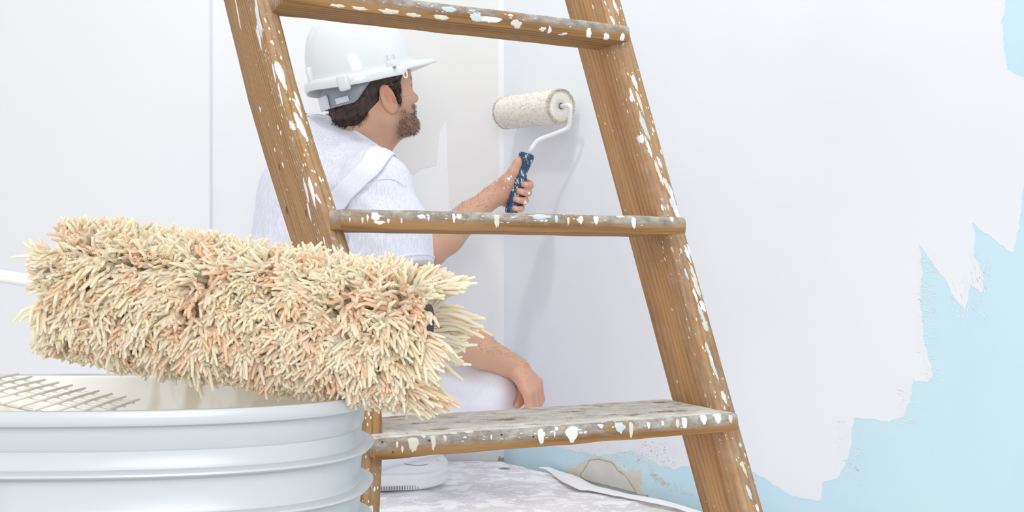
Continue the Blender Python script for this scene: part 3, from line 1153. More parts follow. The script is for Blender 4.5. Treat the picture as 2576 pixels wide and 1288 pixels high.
# wire grid hanging in the bucket's left side
grid = empty('paint_grid', (BC.x - .08, .62, RIMZ - .05), 'grey wire scraper grid hanging inside the bucket at the left', 'grid')
g0 = P(-140, 985, 0.590); g1 = P(140, 1044, 0.590)
M['wire_paint'] = plain('paint_caked_wire', lin(236, 235, 228), 0.5, 0.03, 90)
gl = (g1 - g0).normalized(); gdn = Vector((0, 1, 0))
for k in range(6):
    a = g0 + gdn * (.016 * k) + Vector((0, 0, -.004 * (k == 1)))
    V, F = tube([a, a + (g1 - g0) * 1.25], .0009, 8)
    obj('wire', newmesh('wire', V, F), M['wire_grey' if k < 1 else 'wire_paint'], grid)
nX = 10
for k in range(nX):
    a = g0 + (g1 - g0) * 1.25 * (k / (nX - 1)) + Vector((0, 0, .0012))
    V, F = tube([a - gdn * .004, a + gdn * .088], .0008, 8)
    obj('wire', newmesh('wire', V, F), M['wire_paint'], grid)

# ------------------------------------------------------------------ big fluffy roller
rl = P(118, 712, 0.660); rrt = P(1128, 862, 0.622)
AX = (rrt - rl).normalized(); RLEN = (rrt - rl).length
rollr = empty('fluffy_paint_roller', rl.lerp(rrt, .5), 'large shaggy cream and peach yarn paint roller resting across the white bucket', 'paint roller')
RE = RLEN * .945; RS_ = RLEN * .068
V, F = lathe([(0.0001, RS_ + .004), (.019, RS_ + .004), (.021, RS_), (.0215, RS_), (.0215, RE), (.021, RE), (.019, RE - .006), (.0001, RE - .006)], rl, AX, 40)
obj('core', newmesh('core', V, F), M['core'], rollr)
V, F = lathe([(.0216, RS_ + .001), (.024, RS_ + .001), (.025, RS_ + .004), (.025, RE - .004), (.024, RE - .001), (.0216, RE - .001)], rl, AX, 40)
obj('backing', newmesh('backing', V, F), M['core_fabric'], rollr)
an_ = Vector((0, 0, 1)) - AX * AX.z; an_.normalize()
am_ = AX.cross(an_)


def yarn():
    R0, R1 = 0.0245, 0.0465
    axn, nn, mm = np.array(AX), np.array(an_), np.array(am_)
    o0 = np.array(rl)
    Vs, Cs, Fs = [], [], []
    NS, SD = 6, 5
    tufts = []
    nt_s = 40; nt_a = 27
    for i in range(nt_s):
        for j in range(nt_a):
            tufts.append(((i + rng.uniform(-.45, .45) + .5) / nt_s, (j + rng.uniform(-.45, .45) + .5 * (i % 2)) / nt_a * 2 * math.pi))
    S, A_, ls, la_, ln, cc = [], [], [], [], [], []
    for (s, a) in tufts:
        nst = rng.integers(13, 18)
        # tuft lean: combed down by gravity plus a slow swirl over the roller
        sw = mnoise.noise(Vector((s * 7, math.cos(a) * 1.6, math.sin(a) * 1.6)))
        th0 = rng.uniform(0, 2 * math.pi)
        mag = rng.uniform(.5, 1.25)
        tl_s = mag * math.cos(th0) + sw * .9
        tl_a = mag * math.sin(th0) * .7 + 0.9 * math.sin(a) + .4 * sw
        if s > .9: tl_s += .6 * (s - .9) / .1
        if s < .12: tl_s = abs(tl_s) * .5 - .65 * (.12 - s) / .12
        pe_ = mnoise.noise(Vector((s * 15, math.cos(a) * 3, math.sin(a) * 3 + 7)))
        tpeach = rng.random() < .27 + .25 * pe_
        tL = rng.uniform(.86, 1.1)
        for _ in range(nst):
            S.append(s + rng.normal(0, .0066)); A_.append(a + rng.normal(0, .060))
            ls.append(tl_s + rng.normal(0, .24)); la_.append(tl_a + rng.normal(0, .24)); ln.append(tL * rng.uniform(.86, 1.10))
            pk = rng.random() < (.62 if tpeach else .07)
            b = rng.uniform(.96, 1.0)
            if pk:
                c = np.array((.99, .79, .60)) * b
                if rng.random() < .5: c = np.array((.99, .86, .71)) * b
            else:
                u = rng.random()
                c = np.array((.99, .955, .86)) * (1 - u) + np.array((.99, .935, .76)) * u
                c = c * b
            cc.append(c)
    S = np.clip(np.array(S), 0.0, 1.0) * .865 + .078; A_ = np.array(A_); ls = np.array(ls); la_ = np.array(la_); ln = np.array(ln); cc = np.array(cc)
    n = len(S)
    base = o0 + axn * (S * RLEN)[:, None]
    rad = np.cos(A_)[:, None] * nn + np.sin(A_)[:, None] * mm
    tan = -np.sin(A_)[:, None] * nn + np.cos(A_)[:, None] * mm
    bend = rng.normal(0, .25, (n, 2))
    pts = []
    for k in range(NS):
        t = k / (NS - 1)
        r = R0 + (R1 - R0) * ln * (t - .18 * t * t * np.minimum(1.5, np.hypot(ls, la_)) * .8)
        lean = .0150 * (t ** 1.35)
        wob = .0028 * np.sin(t * 6 + bend * 8) * t
        p = base + rad * r[:, None] + axn * ((ls * lean) + wob[:, 0])[:, None] + tan * ((la_ * lean) + wob[:, 1])[:, None]
        pts.append(p)
    pts = np.stack(pts, 1)                      # n, NS, 3
    # fibres of the underside rest on the bucket rim instead of passing through it
    wid = np.array([1.0, 1.05, 1.12, 1.15, 1.05, .62]) * .00120
    tg = np.gradient(pts, axis=1)
    tg /= np.linalg.norm(tg, axis=2, keepdims=True) + 1e-9
    ref = np.repeat(tan[:, None, :], NS, 1)
    n1 = ref - (ref * tg).sum(-1, keepdims=True) * tg
    n1 /= np.linalg.norm(n1, axis=2, keepdims=True) + 1e-9
    n2 = np.cross(tg, n1)
    rings = []
    for k in range(SD):
        an = 2 * math.pi * k / SD
        rings.append(pts + (n1 * math.cos(an) + n2 * math.sin(an)) * wid[None, :, None] * rng.uniform(.75, 1.2, n)[:, None, None])
    R = np.stack(rings, 2)                      # n, NS, SD, 3
    V = R.reshape(-1, 3)
    b0 = (np.arange(n) * NS * SD)[:, None]
    fl_ = []
    for i in range(NS - 1):
        for k in range(SD):
            k2 = (k + 1) % SD
            fl_.append((i * SD + k, i * SD + k2, (i + 1) * SD + k2, (i + 1) * SD + k))
    Fq = (b0[:, :, None] + np.array(fl_)[None]).reshape(-1, 4)
    shade = np.ones(NS)
    C = np.repeat(np.repeat(cc[:, None, :], NS, 1)[:, :, None, :], SD, 2).reshape(-1, 3)
    me = newmesh('pile', V, Fq)
    attr_col(me, 'Col', C)
    return me


po = obj('pile', yarn(), M['yarn'], rollr)
po['kind'] = 'stuff'
# its wire frame leaving on the left, then turning back to a handle outside the picture
w0 = rl + AX * (RS_ + .004)
wp = [w0, rl - AX * .035, rl - AX * .105, rl - AX * .118 + Vector((0, .012, 0)), rl - AX * .120 + Vector((.004, .05, -.004)), rl - AX * .075 + Vector((0, .105, -.008)), rl - AX * .07 + Vector((0, .16, -.01))]
V, F = tube(spline(wp, 50), .0042, 14)
obj('wire_frame', newmesh('wire_frame', V, F), M['wire_white'], rollr)
V, F = lathe([(.0001, 0), (.013, .001), (.015, .006), (.011, .018), (.0135, .04), (.015, .075), (.0135, .11), (.011, .13), (.0001, .133)], wp[-1], Vector((-.2, 1, -.06)), 24)
obj('handle', newmesh('handle', V, F), M['handle'], rollr)

# ------------------------------------------------------------------ the painter
ta = math.radians(30)
TF = Vector((math.cos(ta), math.sin(ta), 0)); TR = Vector((math.sin(ta), -math.cos(ta), 0)); UZ = Vector((0, 0, 1))
ya, pi_ = math.radians(30), math.radians(15)
HF = Vector((math.cos(ya) * math.cos(pi_), math.sin(ya) * math.cos(pi_), math.sin(pi_)))
HR = Vector((math.sin(ya), -math.cos(ya), 0))
HU = HR.cross(HF)
HS = 1.0
HO = P(982, 246, 2.40) - HR * .078


def hd(f, r, u):
    return HO + (HF * f + HR * r + HU * u) * HS


HAX = (HF, HR, HU)
TAX = (TF, TR, UZ)
NB = P(888, 372, 2.50)
rs = P(945, 478, 2.33)
ls_ = rs - TR * .36
re_ = P(1048, 805, 2.28)
rw = P(1302, 928, 2.36)
le = P(1074, 632, 2.52)
lw_ = P(1236, 497, 2.61)
pel = P(722, 965, 2.53)
chest = P(832, 520, 2.51)
hipR = pel + TR * .10 + Vector((0, 0, -.02)); hipL = pel - TR * .10 + Vector((0, 0, -.02))
knR = P(1222, 992, 2.40); knL = knR - TR * .24 + Vector((-.10, 0, -.03))
anR = P(896, 1176, 2.48); anR.z = .085
anL = anR - TR * .26 + Vector((-.02, 0, 0))

person = empty('person', (pel.x, pel.y, 0), 'crouching painter in white clothes and white hard hat, holding a roller to the wall', 'person')

b = SDF()
# head
b.ell(hd(-.004, 0, .055), HAX, (.103, .079, .088), .01)
def fc(f, r, u):
    return hd(f * .80, r * .96, u * .80 + .009)


b.ell(fc(.040, 0, -.012), HAX, (.056, .062, .080), .02)
for s in (-1, 1):
    b.cone(fc(.004, .052 * s, -.030), fc(.022, .050 * s, -.066), .018, .018, .02)
    b.cone(fc(.022, .050 * s, -.066), fc(.080, .016 * s, -.098), .018, .015, .02)
    b.ell(fc(.058, .046 * s, -.008), HAX, (.024, .018, .020), .02)
    b.cone(fc(.088, .010 * s, .030), fc(.072, .046 * s, .028), .011, .009, .012)
    b.cone(fc(.105, .013 * s, -.026), fc(.098, .014 * s, -.024), .0085, .008, .006)
b.ell(fc(.084, 0, -.100), HAX, (.020, .026, .019), .018)
b.cone(fc(.096, 0, .024), fc(.121, 0, -.020), .0075, .0115, .010)
b.ell(fc(.098, 0, -.048), HAX, (.010, .026, .012), .010)
b.ell(fc(.0985, 0, -.058), HAX, (.009, .024, .006), .004)
b.ell(fc(.096, 0, -.069), HAX, (.010, .020, .006), .004)
for s in (-1, 1):
    b.ell(fc(.091, .033 * s, .008), HAX, (.012, .017, .011), .008, 's')
    b.ell(fc(.078, .032 * s, .008), HAX, (.013, .014, .0125), .003)
    # ear: rim, lobe, hollow
    ec = hd(-.006, .080 * s, -.002)
    tilt = math.radians(12)
    EF = HF * math.cos(tilt) + HU * math.sin(tilt); EU = HU * math.cos(tilt) - HF * math.sin(tilt)
    out_ = HR * s
    EFo = (EF - out_ * .10).normalized(); EN = (out_ + EF * .10).normalized()
    b.ell(ec, (EFo, EN, EU), (.0195, .0085, .036), .004)
    b.ell(ec + EFo * .003 + EN * .0085 + EU * .005, (EFo, EN, EU), (.0125, .0095, .025), .004, 's')
    b.ell(ec + EFo * .010 + EN * .005 + EU * (-.005), (EFo, EN, EU), (.006, .009, .010), .003, 's')
    b.ell(ec + EFo * .002 + EN * .003 + EU * .002, (EFo, EN, EU), (.0035, .004, .018), .004)
# neck and shoulders, torso
b.cone(hd(-.030, 0, -.020), NB + TF * .004 + Vector((0, 0, -.02)), .060, .066, .03)
b.cone(hd(.012, 0, -.060), NB + TF * .03 + Vector((0, 0, .0)), .042, .055, .03)
b.cone(hd(-.075, 0, -.035), NB - TF * .03, .030, .045, .03)
b.cone(NB + Vector((0, 0, -.05)), rs + TR * -.02, .06, .06, .05)
b.cone(NB + Vector((0, 0, -.05)), ls_ + TR * .02, .06, .06, .05)
b.ell(chest, TAX, (.115, .165, .17), .05)
b.cone(chest, pel, .12, .13, .06)
# sternomastoid cords
b.cone(hd(-.012, .052, -.045), NB + TF * .06 + TR * .03, .014, .013, .02)
# right arm
b.chain([rs, rs.lerp(re_, .5), re_], [.056, .050, .042], .02)
b.chain([re_, re_.lerp(rw, .28), re_.lerp(rw, .62), rw], [.043, .049, .037, .027], .015)
# left arm
b.chain([ls_, ls_.lerp(le, .5), le], [.056, .050, .044], .02)
b.chain([le, le.lerp(lw_, .28), le.lerp(lw_, .65), lw_], [.043, .045, .034, .026], .015)
# legs under the trousers
b.chain([hipR, knR, anR], [.075, .05, .035], .02)
b.chain([hipL, knL, anL], [.075, .05, .035], .02)
b.cone(hipR, hipL, .10, .10, .05)

# handle of the small roller (needed for the left hand)
hbot = P(1284, 540, 2.60); htop = P(1326, 386, 2.60)
hx = (htop - hbot).normalized()
RX = Vector((1, 0, 0)); RX = (RX - hx * RX.dot(hx)).normalized()      # to the right of the handle
AW = Vector((0, 1, 0)); AW = (AW - hx * AW.dot(hx)).normalized()      # away from the camera


def hp(px, py, r, a):
    """point relative to the handle: height from a pixel row, r right, a away"""
    t = (540 - py) / (540 - 386)
    return hbot.lerp(htop, t) + RX * r + AW * a


# left hand: palm lies behind and left of the handle, fingers come round its right side
b.chain([lw_, hp(0, 488, -.042, .010)], [.026, .026], .012)
knuck = [(448, -.012, .031), (470, -.014, .034), (492, -.017, .033), (512, -.019, .030)]
tips = [(462, .013, -.0165), (481, .007, -.0195), (502, .003, -.0195), (524, .006, -.0185)]
mids = [(455, .027, .024), (475, .028, .024), (497, .026, .023), (517, .022, .020)]
dist_ = [(460, .0285, -.003), (479, .027, -.006), (500, .0245, -.008), (521, .021, -.008)]
fr = [.0098, .0102, .0098, .0086]
fingL = []
for i in range(4):
    k_, m_, d_, t_ = [hp(0, q[0], q[1], q[2]) for q in (knuck[i], mids[i], dist_[i], tips[i])]
    b.cone(hp(0, 490, -.044, .012), k_, .016, .0125, .012)
    b.chain([k_, m_], [.0115, fr[i]], .006)
    b.chain([m_, d_], [fr[i], fr[i] * .95], .002)
    b.chain([d_, t_], [fr[i] * .95, fr[i] * .82], .002)
    fingL.append((d_, t_, fr[i]))
th_ = [hp(0, 492, -.036, .004), hp(0, 466, -.030, -.006), hp(0, 440, -.0215, -.012), hp(0, 416, -.0165, -.010), hp(0, 408, -.0155, -.009)]
b.chain(th_, [.022, .0185, .0125, .0105, .009], .010)
b.ell(hp(0, 488, -.030, .012), (RX, AW, hx), (.024, .018, .034), .014)
# right hand hanging over the knee
rk = [P(1352, 962, 2.355), P(1348, 975, 2.335), P(1340, 986, 2.315), P(1328, 992, 2.298)]
rmid = [P(1360, 1004, 2.362), P(1355, 1014, 2.338), P(1345, 1022, 2.316), P(1332, 1024, 2.298)]
rdis = [P(1346, 1034, 2.365), P(1340, 1044, 2.340), P(1330, 1050, 2.318), P(1318, 1046, 2.300)]
rtip = [P(1328, 1046, 2.365), P(1320, 1056, 2.340), P(1312, 1060, 2.320), P(1304, 1056, 2.302)]
for i in range(4):
    b.cone(rw.lerp(rk[i], .18), rk[i], .020, .0120, .010)
    b.chain([rk[i], rmid[i]], [.0118, .0100], .004)
    b.chain([rmid[i], rdis[i], rtip[i]], [.0103, .0094, .0082], .003)
b.chain([rw.lerp(rk[0], .35) + Vector((-.004, .012, -.012)), P(1314, 985, 2.385), P(1308, 1008, 2.375), P(1301, 1020, 2.365)], [.017, .0135, .0108, .0088], .008)

bv, bf = b.mesh(0.0027)
bv = relax(bv, bf, 1, .4)

# skin colour per vertex
Hm = np.array([list(HF), list(HR), list(HU)]).T
loc = (bv - np.array(HO)) @ Hm
f_, r_, u_ = loc[:, 0] / .80, loc[:, 1] / .96, (loc[:, 2] - .009) / .80
base = np.tile(np.array(lin(203, 162, 136)[:3]), (len(bv), 1))
near_head = (np.abs(loc).max(1) < .2)
nz = snoise(bv, 90, 3)


def blend(mask, col, base):
    mask = np.clip(mask, 0, 1)[:, None]
    return base * (1 - mask) + np.array(lin(*col)[:3]) * mask


ear = np.exp(-((f_ + .006) / .024) ** 2 - ((np.abs(r_) - .084) / .016) ** 2 - ((u_) / .036) ** 2)
base = blend(ear * .75 * near_head, (216, 142, 120), base)
face = np.exp(-((f_ - .07) / .05) ** 2 - (u_ / .06) ** 2)
base = blend(face * .5 * near_head, (214, 160, 138), base)
# beard: cheeks, jaw, chin, lip
jawline = u_ < (-.040 + .22 * np.maximum(0, .075 - f_) * 0 - .012 * np.sin(nz))
beard_m = (1 / (1 + np.exp((u_ + .047 - .15 * np.clip(.05 - f_, 0, .05) + .004 * nz) / .006))) * (1 / (1 + np.exp(-(f_ - .004 + .004 * nz) / .006))) * (1 / (1 + np.exp(-(u_ + .135) / .006)))
must = np.exp(-((u_ + .045) / .010) ** 2) * (f_ > .078)
beard_m = np.clip(np.maximum(beard_m * .5, must * .55), 0, 1) * near_head
side_b = np.exp(-((f_ - .022) / .010) ** 2) * (u_ > -.06) * (u_ < .02) * .35 * near_head
base = blend(np.maximum(beard_m, side_b), (98, 72, 58), base)
lips = np.exp(-((u_ + .0625) / .007) ** 2 - (r_ / .022) ** 2) * (f_ > .095)
base = blend(lips * .7, (190, 120, 108), base)
brow = np.exp(-((u_ - .036) / .005) ** 2) * (f_ > .06) * (np.abs(r_) > .012) * (np.abs(r_) < .05) * near_head
base = blend(brow * .9, (70, 50, 40), base)
# hands: redder
for c, rad in ((hp(0, 485, 0, 0), .07), (P(1340, 990, 2.34), .07)):
    dd = np.linalg.norm(bv - np.array(c), axis=1)
    base = blend(np.exp(-(dd / rad) ** 2) * .55, (214, 156, 136), base)
body_me = newmesh('body', bv, bf)
attr_col(body_me, 'Col', base)
body = obj('body', body_me, M['skin'], person)
body['label'] = 'tanned skin of head, neck, arms and hands'
BT = BVHTree.FromPolygons([Vector(v) for v in bv.tolist()], bf.tolist())
# nails of the left hand
M['nail'] = plain('nail', lin(226, 176, 164), 0.35, 0.02, 60)


def nail(c, fw, up, w_, l_, parent):
    fw = fw.normalized(); up = (up - fw * up.dot(fw)).normalized(); sd = fw.cross(up)
    V, F = [], []
    n = 7
    for i in range(n):
        for j in range(5):
            u = (i / (n - 1) - .5); v = (j / 4 - .5)
            rr2 = math.sqrt(max(0, 1 - (2 * u) ** 2)) * .4 + .6
            V.append(c + fw * (v * l_ * rr2) + sd * (u * w_) + up * (-.9 * w_ * u * u))
    for i in range(n - 1):
        for j in range(4):
            F.append((i * 5 + j, (i + 1) * 5 + j, (i + 1) * 5 + j + 1, i * 5 + j + 1))
    o = obj('fingernail', newmesh('fingernail', V, F), M['nail'], parent)
    s = o.modifiers.new('t', 'SOLIDIFY'); s.thickness = .0008
    return o


camv = Vector((0, 0, CH))
for d_, t_, r0 in fingL:
    fw = (t_ - d_)
    c = d_.lerp(t_, .85)
    up = (camv - c).normalized() + RX * .5
    up = (up - fw.normalized() * up.dot(fw.normalized())).normalized()
    nail(c + up * (r0 * .86), fw, up, r0 * 1.25, r0 * 1.35, body)
fw = th_[4] - th_[2]
up = ((camv - th_[4]).normalized() - RX * .5); up = (up - fw.normalized() * up.dot(fw.normalized())).normalized()
nail(th_[3].lerp(th_[4], .6) + up * .0092, fw, up, .0125, .014, body)
# paint flecks on that hand
for (px, py, s) in ((1280, 450, 5), (1272, 457, 2), (1286, 444, 3), (1268, 473, 2.5), (1278, 470, 2), (1250, 455, 3), (1240, 464, 2), (1331, 486, 4), (1321, 509, 5), (1325, 511, 3)):
    h = BT.ray_cast(camv, ray(px, py))
    if h[0] is None: continue
    t1 = h[1].orthogonal().normalized(); t2 = h[1].cross(t1)
    sc = h[0].y / FPX * s * .8
    V = [h[0] + h[1] * .0006 + (t1 * math.cos(a) + t2 * math.sin(a)) * sc * (1 + .3 * math.sin(3 * a + px)) for a in np.linspace(0, 2 * math.pi, 12, endpoint=False)]
    V = V + [v - h[1] * .0015 for v in V]
    F = [tuple(range(12))] + [(i, 12 + i, 12 + (i + 1) % 12, (i + 1) % 12) for i in range(12)]
    obj('paint_fleck', newmesh('paint_fleck', V, F, False), M['paint_white'], body)

# ---- hair
h_ = SDF()
h_.ell(hd(-.010, 0, .056), HAX, (.108, .0835, .090), .01)
h_.ell(hd(-.064, 0, .006), HAX, (.052, .066, .050), .025)
h_.ell(hd(-.082, 0, -.018), HAX, (.036, .054, .030), .02)
for s in (-1, 1):
    h_.ell(hd(-.004, .086 * s, -.008), HAX, (.026, .03, .040), .006, 's')
    h_.cone(hd(.026, .071 * s, .03), hd(.024, .069 * s, -.012), .010, .005, .006)
    h_.ell(hd(.085, .06 * s, .0), HAX, (.052, .06, .062), .006, 's')


def hpost(p, d):
    q = (p - np.array(HO, np.float32)) @ Hm.astype(np.float32)
    d = d + .0016 * snoise(np.stack([q[..., 0] * .3 + q[..., 2] * .5, q[..., 1], q[..., 2] * .8 - q[..., 0] * .5], -1), 420, 9)
    return np.maximum(d, q[..., 0] - .07)


hv, hf = h_.mesh(.0027, hpost)
hn = snoise(hv @ np.diag([1, 1, .5]), 500, 12)
hc = np.array(lin(58, 42, 34)[:3]) * (1 + .35 * hn[:, None])
hme = newmesh('hair', hv, hf); attr_col(hme, 'Col', np.clip(hc, 0.008, 1))
hair = obj('hair', hme, M['hair'], person)
hair['label'] = 'short dark brown hair under the hard hat'


def strands(name, roots, dirs, length, rad, col, parent, kind='stuff'):
    V, F, C = [], [], []
    for p, dr in zip(roots, dirs):
        L = length * random.uniform(.6, 1.2)
        a = dr.orthogonal().normalized(); bq = dr.cross(a)
        cv = a * random.gauss(0, .25) * L
        o = len(V)
        cc = [x * random.uniform(.7, 1.4) for x in col[:3]]
        for k, (t, w_) in enumerate(((0, 1), (.5, .8), (1, .15))):
            c = p + dr * (L * t) + cv * t * t
            for s in range(3):
                an = 2.094 * s
                V.append(c + (a * math.cos(an) + bq * math.sin(an)) * rad * w_); C.append(cc)
        for k in range(2):
            for s in range(3):
                s2 = (s + 1) % 3
                F.append((o + k * 3 + s, o + k * 3 + s2, o + k * 3 + 3 + s2, o + k * 3 + 3 + s))
    me = newmesh(name, V, F); attr_col(me, 'Col', C)
    o = obj(name, me, M['hair'], parent); o['kind'] = kind
    return o


# beard bristles on the skin mesh
nrm = np.zeros((len(bv), 3)); body_me.vertices.foreach_get('normal', nrm.ravel()) if False else None
nbuf = np.zeros(len(bv) * 3, np.float32); body_me.vertices.foreach_get('normal', nbuf); nrm = nbuf.reshape(-1, 3)
cand = np.where(beard_m > .40)[0]
sel = rng.choice(cand, min(2300, len(cand) * 2))
roots, dirs = [], []
for i in sel:
    n_ = Vector(nrm[i].tolist())
    p = Vector(bv[i].tolist()) + Vector(rng.normal(0, .0012, 3).tolist())
    d_ = (n_ * .55 - HU * .8 + HF * .25 + Vector(rng.normal(0, .25, 3).tolist())).normalized()
    roots.append(p); dirs.append(d_)
strands('beard', roots, dirs, .0062, .00025, lin(74, 54, 44), body)
# loose hair ends at the nape
hnb = np.zeros(len(hv) * 3, np.float32); hme.vertices.foreach_get('normal', hnb); hnn = hnb.reshape(-1, 3)
hl = (hv - np.array(HO)) @ Hm
cand = np.where((hl[:, 2] < -.02) | ((hl[:, 0] > .0) & (hl[:, 2] < .03)))[0]
sel = rng.choice(cand, min(2600, len(cand)))
roots = [Vector(hv[i].tolist()) for i in sel]
dirs = [(Vector(hnn[i].tolist()) * .35 - HU * .75 - HF * .35 + Vector(rng.normal(0, .2, 3).tolist())).normalized() for i in sel]
strands('hair_ends', roots, dirs, .012, .0004, lin(52, 38, 30), hair)
# fine dark hairs on both forearms
roots, dirs = [], []
for A0, A1 in ((le, lw_), (re_, rw)):
    ax_ = np.array((A1 - A0).normalized()); q = bv - np.array(A0)
    t = q @ ax_ / (A1 - A0).length
    dl = np.linalg.norm(q - (q @ ax_)[:, None] * ax_, axis=1)
    c_ = np.where((t > .1) & (t < 1.05) & (dl < .06) & (nrm[:, 2] + .3 * nrm[:, 0] > .1))[0]
    for i in rng.choice(c_, min(420, len(c_))):
        n_ = Vector(nrm[i].tolist())
        roots.append(Vector(bv[i].tolist())); dirs.append((n_ * .45 + Vector(ax_.tolist()) * .8 + Vector(rng.normal(0, .25, 3).tolist())).normalized())
strands('arm_hair', roots, dirs, .0085, .00016, lin(104, 78, 60), body)

# ---- T-shirt
s_ = SDF()
s_.ell(P(830, 515, 2.51), TAX, (.150, .185, .19), .05)
s_.ell(P(815, 405, 2.53), TAX, (.105, .135, .105), .06)
s_.cone(NB + Vector((-.01, 0, -.045)), rs + Vector((0, 0, .0)), .072, .078, .05)
s_.cone(NB + Vector((-.01, 0, -.045)), ls_, .070, .074, .05)
s_.cone(NB + TF * .0 + Vector((0, 0, -.03)), chest + Vector((0, 0, .06)), .082, .13, .05)
s_.cone(P(815, 540, 2.51), P(760, 800, 2.52), .155, .165, .05)
s_.chain([rs, P(978, 590, 2.305), P(1004, 705, 2.292)], [.080, .083, .086], .03)
le_s = ls_.lerp(le, .62)
s_.chain([ls_, le_s], [.078, .080], .03)
cn = P(890, 350, 2.47)
nd = (TF * .62 + UZ * .78).normalized()
sl_dir = (P(1004, 705, 2.292) - rs).normalized(); sl_end = P(998, 684, 2.294)
sl2_dir = (le_s - ls_).normalized(); sl2_end = le_s + sl2_dir * .02


def spost(p, d):
    q = p.astype(np.float32)
    fold = .0030 * snoise(q * np.array([1, 1, .55], np.float32), 42, 21) + .0012 * snoise(q * np.array([1.2, 1, .6], np.float32), 110, 22)
    # drag folds around the armpit
    e = q - np.array(P(905, 560, 2.33), np.float32)
    rr2 = np.exp(-(e ** 2).sum(-1) / .012)
    fold = fold + .0055 * rr2 * np.sin(e @ np.array([70., 10., 95.], np.float32))
    d = d + fold
    # neckline
    dn = (q - np.array(cn, np.float32)) @ np.array(nd, np.float32)
    rad = np.sqrt(((q - np.array(cn, np.float32)) ** 2).sum(-1))
    d = np.where(rad < .13, np.maximum(d, dn + .0), d)
    # sleeve hems
    for en, di in ((sl_end, sl_dir), (sl2_end, sl2_dir)):
        dd = (q - np.array(en, np.float32)) @ np.array(di, np.float32)
        rad = np.sqrt(((q - np.array(en, np.float32)) ** 2).sum(-1))
        d = np.where(rad < .14, np.maximum(d, dd), d)
    return d


sv, sf = s_.mesh(.0042, spost)
sv = relax(sv, sf, 1, .4)
shirt = obj('tshirt', newmesh('tshirt', sv, sf), M['shirt'], person)
shirt['label'] = 'white cotton T-shirt'
ST = BVHTree.FromPolygons([Vector(v) for v in sv.tolist()], sf.tolist())
# collar rib
a1 = nd.orthogonal().normalized(); a2 = nd.cross(a1)
cp = []
for k in range(48):
    an = 2 * math.pi * k / 48
    dr = a1 * math.cos(an) + a2 * math.sin(an)
    h = ST.ray_cast(cn - nd * .006 + dr * .14, -dr)
    if h[0] is not None: cp.append(h[0] + nd * .001)
if len(cp) > 10:
    cp = spline(cp + [cp[0]], 96)
    V, F = tube(cp, .0045, 8)
    obj('collar', newmesh('collar', V, F), M['shirt'], shirt)
# sleeve hem
hp_ = []
a1 = sl_dir.orthogonal().normalized(); a2 = sl_dir.cross(a1)
for k in range(40):
    an = 2 * math.pi * k / 40
    dr = a1 * math.cos(an) + a2 * math.sin(an)
    h = ST.ray_cast(sl_end - sl_dir * .012 + dr * .16, -dr)
    if h[0] is not None and (h[0] - sl_end).length < .13: hp_.append(h[0])
if len(hp_) > 10:
    V, F = tube(spline(hp_ + [hp_[0]], 80), .0032, 8)
    obj('sleeve_hem', newmesh('sleeve_hem', V, F), M['shirt'], shirt)
# shoulder seam
sm_px = [(866, 520), (890, 490), (920, 466), (955, 452), (990, 452), (1018, 470)]
sp = []
for x, y in sm_px:
    h = ST.ray_cast(camv, ray(x, y))
    if h[0] is not None: sp.append(h[0] + h[1] * .0004)
if len(sp) > 3:
    V, F = tube(spline(sp, 40), .0016, 6)
    obj('seam', newmesh('seam', V, F), M['shirt'], shirt)

# ---- overalls: trousers and shoulder strap
t_ = SDF()
t_.chain([hipR, hipR.lerp(knR, .6), knR], [.125, .088, .074], .03)
t_.chain([knR, knR.lerp(anR, .4), anR + Vector((.02, -.01, .03))], [.072, .076, .068], .015)
t_.chain([hipL, knL], [.125, .072], .03)
t_.chain([knL, anL + Vector((.02, 0, .03))], [.070, .066], .015)
t_.cone(hipR + Vector((-.02, 0, 0)), hipL + Vector((-.02, 0, 0)), .15, .15, .06)
t_.cone(pel, P(765, 780, 2.52), .165, .170, .05)


def tpost(p, d):
    q = p.astype(np.float32)
    e = q - np.array(P(1140, 1035, 2.38), np.float32)
    rr2 = np.exp(-(e ** 2).sum(-1) / .010)
    d = d + .0022 * snoise(q, 45, 31) + .0045 * rr2 * np.sin(e @ np.array([35., 0., 130.], np.float32))
    return np.maximum(d, .03 - q[..., 2])


tv, tf = t_.mesh(.0045, tpost)
tv = relax(tv, tf, 1, .4)
ov = obj('overalls', newmesh('overalls', tv, tf), M['overall'], person)
ov['label'] = 'white bib overalls with a wide shoulder strap'
mid = []
for x, y in ((745, 660), (790, 585), (828, 530), (866, 486), (905, 447), (938, 418)):
    h = ST.ray_cast(camv, ray(x, y))
    mid.append((h[0], h[1]))
for pp in (P(962, 405, 2.36), P(992, 425, 2.40), P(1010, 480, 2.44), P(1005, 560, 2.47)):
    h = ST.find_nearest(pp); mid.append((h[0], h[1]))
mc = spline([m_[0] for m_ in mid], 50)
Vr, Fr = [], []
K = 11
for i, c in enumerate(mc):
    tg = (mc[min(i + 1, 49)] - mc[max(i - 1, 0)]).normalized()
    n_ = ST.find_nearest(c)[1]
    n_ = (n_ - tg * n_.dot(tg)).normalized(); sd = tg.cross(n_)
    for k in range(K):
        u = (k / (K - 1) - .5) * .058
        p = c + sd * u
        hh = ST.find_nearest(p + n_ * .01)
        Vr.append(hh[0] + hh[1] * (.0045 if 0 < k < K - 1 else .003))
for i in range(49):
    for k in range(K - 1):
        Fr.append((i * K + k, i * K + k + 1, (i + 1) * K + k + 1, (i + 1) * K + k))
so = obj('shoulder_strap', newmesh('shoulder_strap', Vr, Fr), M['overall'], ov)
md = so.modifiers.new('s', 'SMOOTH'); md.iterations = 6; md.factor = .5
md = so.modifiers.new('t', 'SOLIDIFY'); md.thickness = .004; md.offset = 1

